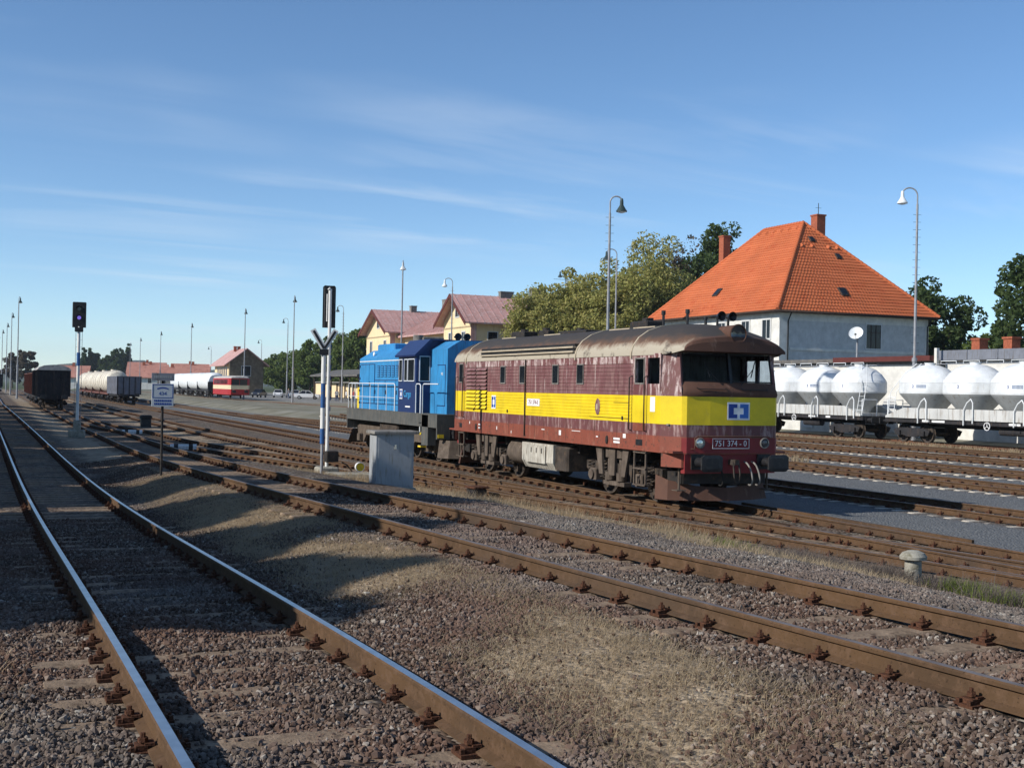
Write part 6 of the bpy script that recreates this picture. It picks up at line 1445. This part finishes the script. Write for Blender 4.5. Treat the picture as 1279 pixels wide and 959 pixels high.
# ------------------------------------------------------------ trees
def crown_mesh(name, H_, R_, base, leafs, lsize, mat, seed, nclump=60, top_taper=.75, hollow=.35):
    r = np.random.default_rng(seed)
    cz, hz = (H_+base)/2, (H_-base)/2
    # clump centres over an irregular ellipsoid
    u = r.normal(size=(nclump, 3)); u /= np.linalg.norm(u, axis=1)[:, None]
    rad = r.uniform(hollow, 1, nclump)**.6
    lob = 1+.22*np.sin(3*np.arctan2(u[:,1], u[:,0])+seed)+.16*np.sin(5*u[:,2]*2+seed*1.7)
    cen = u*(rad*lob)[:, None]*np.array([R_, R_, hz])*.86
    cen[:, :2] *= (1-(1-top_taper)*np.clip(cen[:, 2:]/hz, 0, 1))
    cen[:, 2] += cz
    cr = R_*r.uniform(.16, .34, nclump)
    per = leafs//nclump
    d = r.normal(size=(nclump, per, 3)); d /= np.linalg.norm(d, axis=2)[:, :, None]
    P = cen[:, None, :]+d*(cr[:, None]*r.uniform(.3, 1, (nclump, per))**.5)[:, :, None]*np.array([1, 1, .8])
    P = P.reshape(-1, 3); P = P[P[:, 2] > base*.6]; n = len(P)
    a = r.normal(size=(n, 3)); a /= np.linalg.norm(a, axis=1)[:, None]
    b_ = np.cross(a, r.normal(size=(n, 3))); b_ /= np.linalg.norm(b_, axis=1)[:, None]
    s = lsize*r.uniform(.6, 1.3, n)[:, None]
    bend = np.cross(a, b_)*s*.25
    V = np.stack([P-a*s, P-b_*s*.55+bend, P+a*s, P+b_*s*.55+bend], 1).reshape(-1, 3)
    F = np.arange(n*4).reshape(n, 4)
    me = bpy.data.meshes.new(name); me.vertices.add(len(V)); me.vertices.foreach_set('co', V.ravel().astype(np.float32))
    me.loops.add(n*4); me.loops.foreach_set('vertex_index', F.ravel().astype(np.int32)); me.polygons.add(n); me.polygons.foreach_set('loop_start', np.arange(0, n*4, 4, dtype=np.int32))
    me.materials.append(MT[mat]); me.update(calc_edges=True); me.validate()
    return me, cen
def tree(name, label, X, Y, H_, R_, mat, leafs=9000, lsize=.28, base=None, seed=1, nclump=60, taper=.75, group=None, cat='tree', trunk=.25, z=None):
    zb = (gz(X, Y) if Y < 420 else 0.)
    T = thing(name, label, cat, (X, Y, zb-.1), group=group)
    base = H_*.28 if base is None else base
    me, cen = crown_mesh('crown', H_, R_, base, leafs, lsize, mat, seed, nclump, taper)
    o = bpy.data.objects.new('crown', me); COL.objects.link(o); o.parent = T
    r = random.Random(seed); mb = MB()
    top = H_*.8; P = [(0, 0, 0)]+[(r.uniform(-.12, .12)*k, r.uniform(-.12, .12)*k, top*k/5) for k in range(1, 6)]
    mb.tube(P, [trunk*(1.25 if k == 0 else 1-.16*k) for k in range(6)], 8)
    for k in range(0, len(cen), max(1, len(cen)//12)):
        c = Vector(cen[k]); j = r.uniform(.25, .65)*top; st = Vector((0, 0, min(j, c.z*.8))); md = st.lerp(c, .5)+Vector((0, 0, .06*H_))
        mb.tube([st, md, c], [trunk*.4, trunk*.25, trunk*.08], 5)
    mb.build('trunk', MT['bark'], T); return T
A = 'trees between station and orange-roofed house'
tree('autumn_tree', 'yellow-green tree touching the right end of the cream station', 52.0, 115, 13.6, 4.0, 'leaf_autumn', 20000, .18, 3, 11, 120, .8, A)
tree('autumn_tree', 'yellowing round tree left of the lamp mast over the locomotive roof', 55.4, 114, 15.2, 5.0, 'leaf_autumn', 26000, .18, 3, 12, 150, .8, A)
tree('autumn_tree', 'yellow-brown tree directly behind the tall lamp mast', 58.3, 110, 16.0, 5.0, 'leaf_autumn', 26000, .18, 3, 13, 150, .75, A)
tree('autumn_tree', 'tall yellowing tree against the left slope of the orange roof', 62.5, 110, 17.0, 5.6, 'leaf_autumn', 26000, .18, 3, 14, 150, .75, A)
tree('autumn_tree', 'broad yellowing tree low behind the orange roof corner', 66, 116, 15.0, 5.2, 'leaf_autumn', 12000, .26, 3, 15, 80, .75, A)
tree('thinning_tree', 'brownish thinning tree top behind the yellow trees', 72.5, 122, 21.0, 4.8, 'leaf_brownish', 4500, .2, 8, 16, 70, .75, A)
tree('dark_tree', 'dark green treetop left of the smaller roof chimney', 77, 121, 21.6, 5.0, 'leaf_dark', 12000, .26, 8, 17, 90, .8, A)
B = 'dark trees at the right'
tree('dark_tree', 'dark green tree behind the right eave of the house', 82, 91.5, 14.2, 4.6, 'leaf_dark', 12000, .24, 3, 21, 70, .7, B)
tree('dark_tree', 'smaller dark tree between house eave and brick chimneys', 86, 99, 10.5, 4.0, 'leaf_dark', 8000, .24, 2, 22, 60, .8, B)
tree('dark_tree', 'tall dark tree cut by the right edge of the picture', 77, 74, 14.6, 4.2, 'leaf_dark', 13000, .22, 3, 23, 80, .8, B)
tree('bush', 'green bush behind the brick chimneys', 74.5, 76, 8.2, 3.4, 'leaf_green', 9000, .2, 1, 24, 60, .9, B, 'bush')
tree('bush', 'lower bush behind the sheet parapet at the right', 77, 70.5, 7.8, 3.6, 'leaf_dark', 9000, .2, 1, 25, 60, .9, B, 'bush')
Lg = 'trees behind the forecourt'
for i, (X, Y, H_, R_, mt, l_) in enumerate(((64, 293, 10.4, 5, 'leaf_green', 'low green tree right of the goods shed'), (63, 270, 11, 4.6, 'leaf_green', 'rounded green tree behind the dark parked car'), (62.5, 255, 11.8, 4.6, 'leaf_green', 'green tree above the silver car'), (64, 243, 12.6, 3.4, 'leaf_dark', 'dark pointed tree behind the striped post'), (65, 236, 13.6, 4.6, 'leaf_green', 'large green tree right of the white V sign'), (66.5, 228, 15.2, 4.8, 'leaf_green', 'tallest green tree left of the cream station'), (70, 222, 13.8, 4.8, 'leaf_dark', 'dark green tree touching the left gable of the station'), (72, 300, 11.5, 5, 'leaf_dark', 'dark tree close behind the goods shed'))):
    tree('green_tree', l_, X, Y, H_, R_, mt, 8000, .34, 1.0, 31+i, 60, .7 if mt == 'leaf_green' else .45, Lg)
Pg = 'poplars on the left horizon'
for i, (X, Y, H_, R_, l_) in enumerate(((37.5, 551, 17.5, 2.0, 'leftmost slender poplar on the horizon'), (40.0, 552, 17.0, 2.0, 'second slender poplar from the left'), (42.6, 554, 16.6, 2.2, 'third slender poplar from the left'), (52.5, 551, 19.0, 2.2, 'slender poplar right of the round trees'), (55.4, 553, 18.6, 2.0, 'rightmost slender poplar on the horizon'))):
    tree('poplar', l_, X, Y, H_, R_, 'leaf_dark', 8000, .5, .5, 51+i, 150, .6, Pg)
for i, (X, Y, H_, R_, l_) in enumerate(((46.5, 548, 15.5, 3.6, 'round dark tree among the poplars'), (50, 546, 16.8, 3.4, 'taller round dark tree among the poplars'), (58.5, 540, 10, 3.6, 'low round tree right of the poplars'), (66, 520, 7.5, 4.5, 'low bushy tree before the pink roofs'))):
    tree('round_tree', l_, X, Y, H_, R_, 'leaf_green' if i > 1 else 'leaf_dark', 8000, .5, .5, 61+i, 110, .7, Pg)
tree('autumn_tree', 'bare-looking brownish tree behind the far left lamp masts', 11.5, 430, 14.5, 3.6, 'leaf_brownish', 4000, .4, 1, 71, 50, .7)
tree('autumn_tree', 'second brownish tree at the far left horizon', 7.5, 440, 12.5, 3.4, 'leaf_brownish', 4000, .4, 1, 72, 50, .7)
# row of trees just out of frame on the left: their shade falls across the near tracks
SHT = [(-11.5, 3.2, 7.2, 2.0), (-13.5, 11.4, 10.8, 2.6), (-13.5, 15.8, 12.0, 2.9), (-13.2, 20.2, 12.2, 3.3), (-13.5, 26.5, 11.9, 3.4), (-13.5, 33.0, 12.0, 3.4)]
nm = ['first', 'second', 'third', 'fourth', 'fifth', 'sixth']
SHG = 'row of trees left of the tracks'
base_t = []
for i, (X, Y, H_, R_) in enumerate(SHT):
    base_t.append(tree('lineside_tree', nm[i]+' tree of the row left of the tracks, casting shade on them', X, Y, H_, R_, 'leaf_green', 8000, .45, 1.6, 81+i, 80, 1.0, SHG))
for i, (Y, k) in enumerate(((38.5, 1.06), (45, 1.1), (51, 1.08), (57.5, 1.12), (64, 1.1), (71, 1.12), (79, 1.15), (88, 1.15), (98, 1.18), (110, 1.2), (124, 1.2))):
    c = copy_tree(base_t[3+i % 3], None, 'tree number %s of the row left of the tracks, shading the track farther off' % ['seven', 'eight', 'nine', 'ten', 'eleven', 'twelve', 'thirteen', 'fourteen', 'fifteen', 'sixteen', 'seventeen'][i])
    c.location = (-14+.4*(i % 3), Y, gz(-14, Y)-.1); c.scale = (k, k, k); c.rotation_euler = (0, 0, i*1.9)
# ------------------------------------------------------------ air
m = bpy.data.materials.new('haze_air'); m.use_nodes = True; t = m.node_tree; t.nodes.clear()
vo = t.nodes.new('ShaderNodeVolumePrincipled'); vo.inputs['Color'].default_value = (.78, .87, 1, 1); vo.inputs['Density'].default_value = .00013; vo.inputs['Anisotropy'].default_value = .2
ou = t.nodes.new('ShaderNodeOutputMaterial'); t.links.new(vo.outputs[0], ou.inputs['Volume'])
mb = MB(); mb.box(-3400, 3400, -250, 3700, -4, 95); hz_ = mb.build('haze', m, kind='stuff'); hz_['label'] = 'thin blue haze over the far hills'
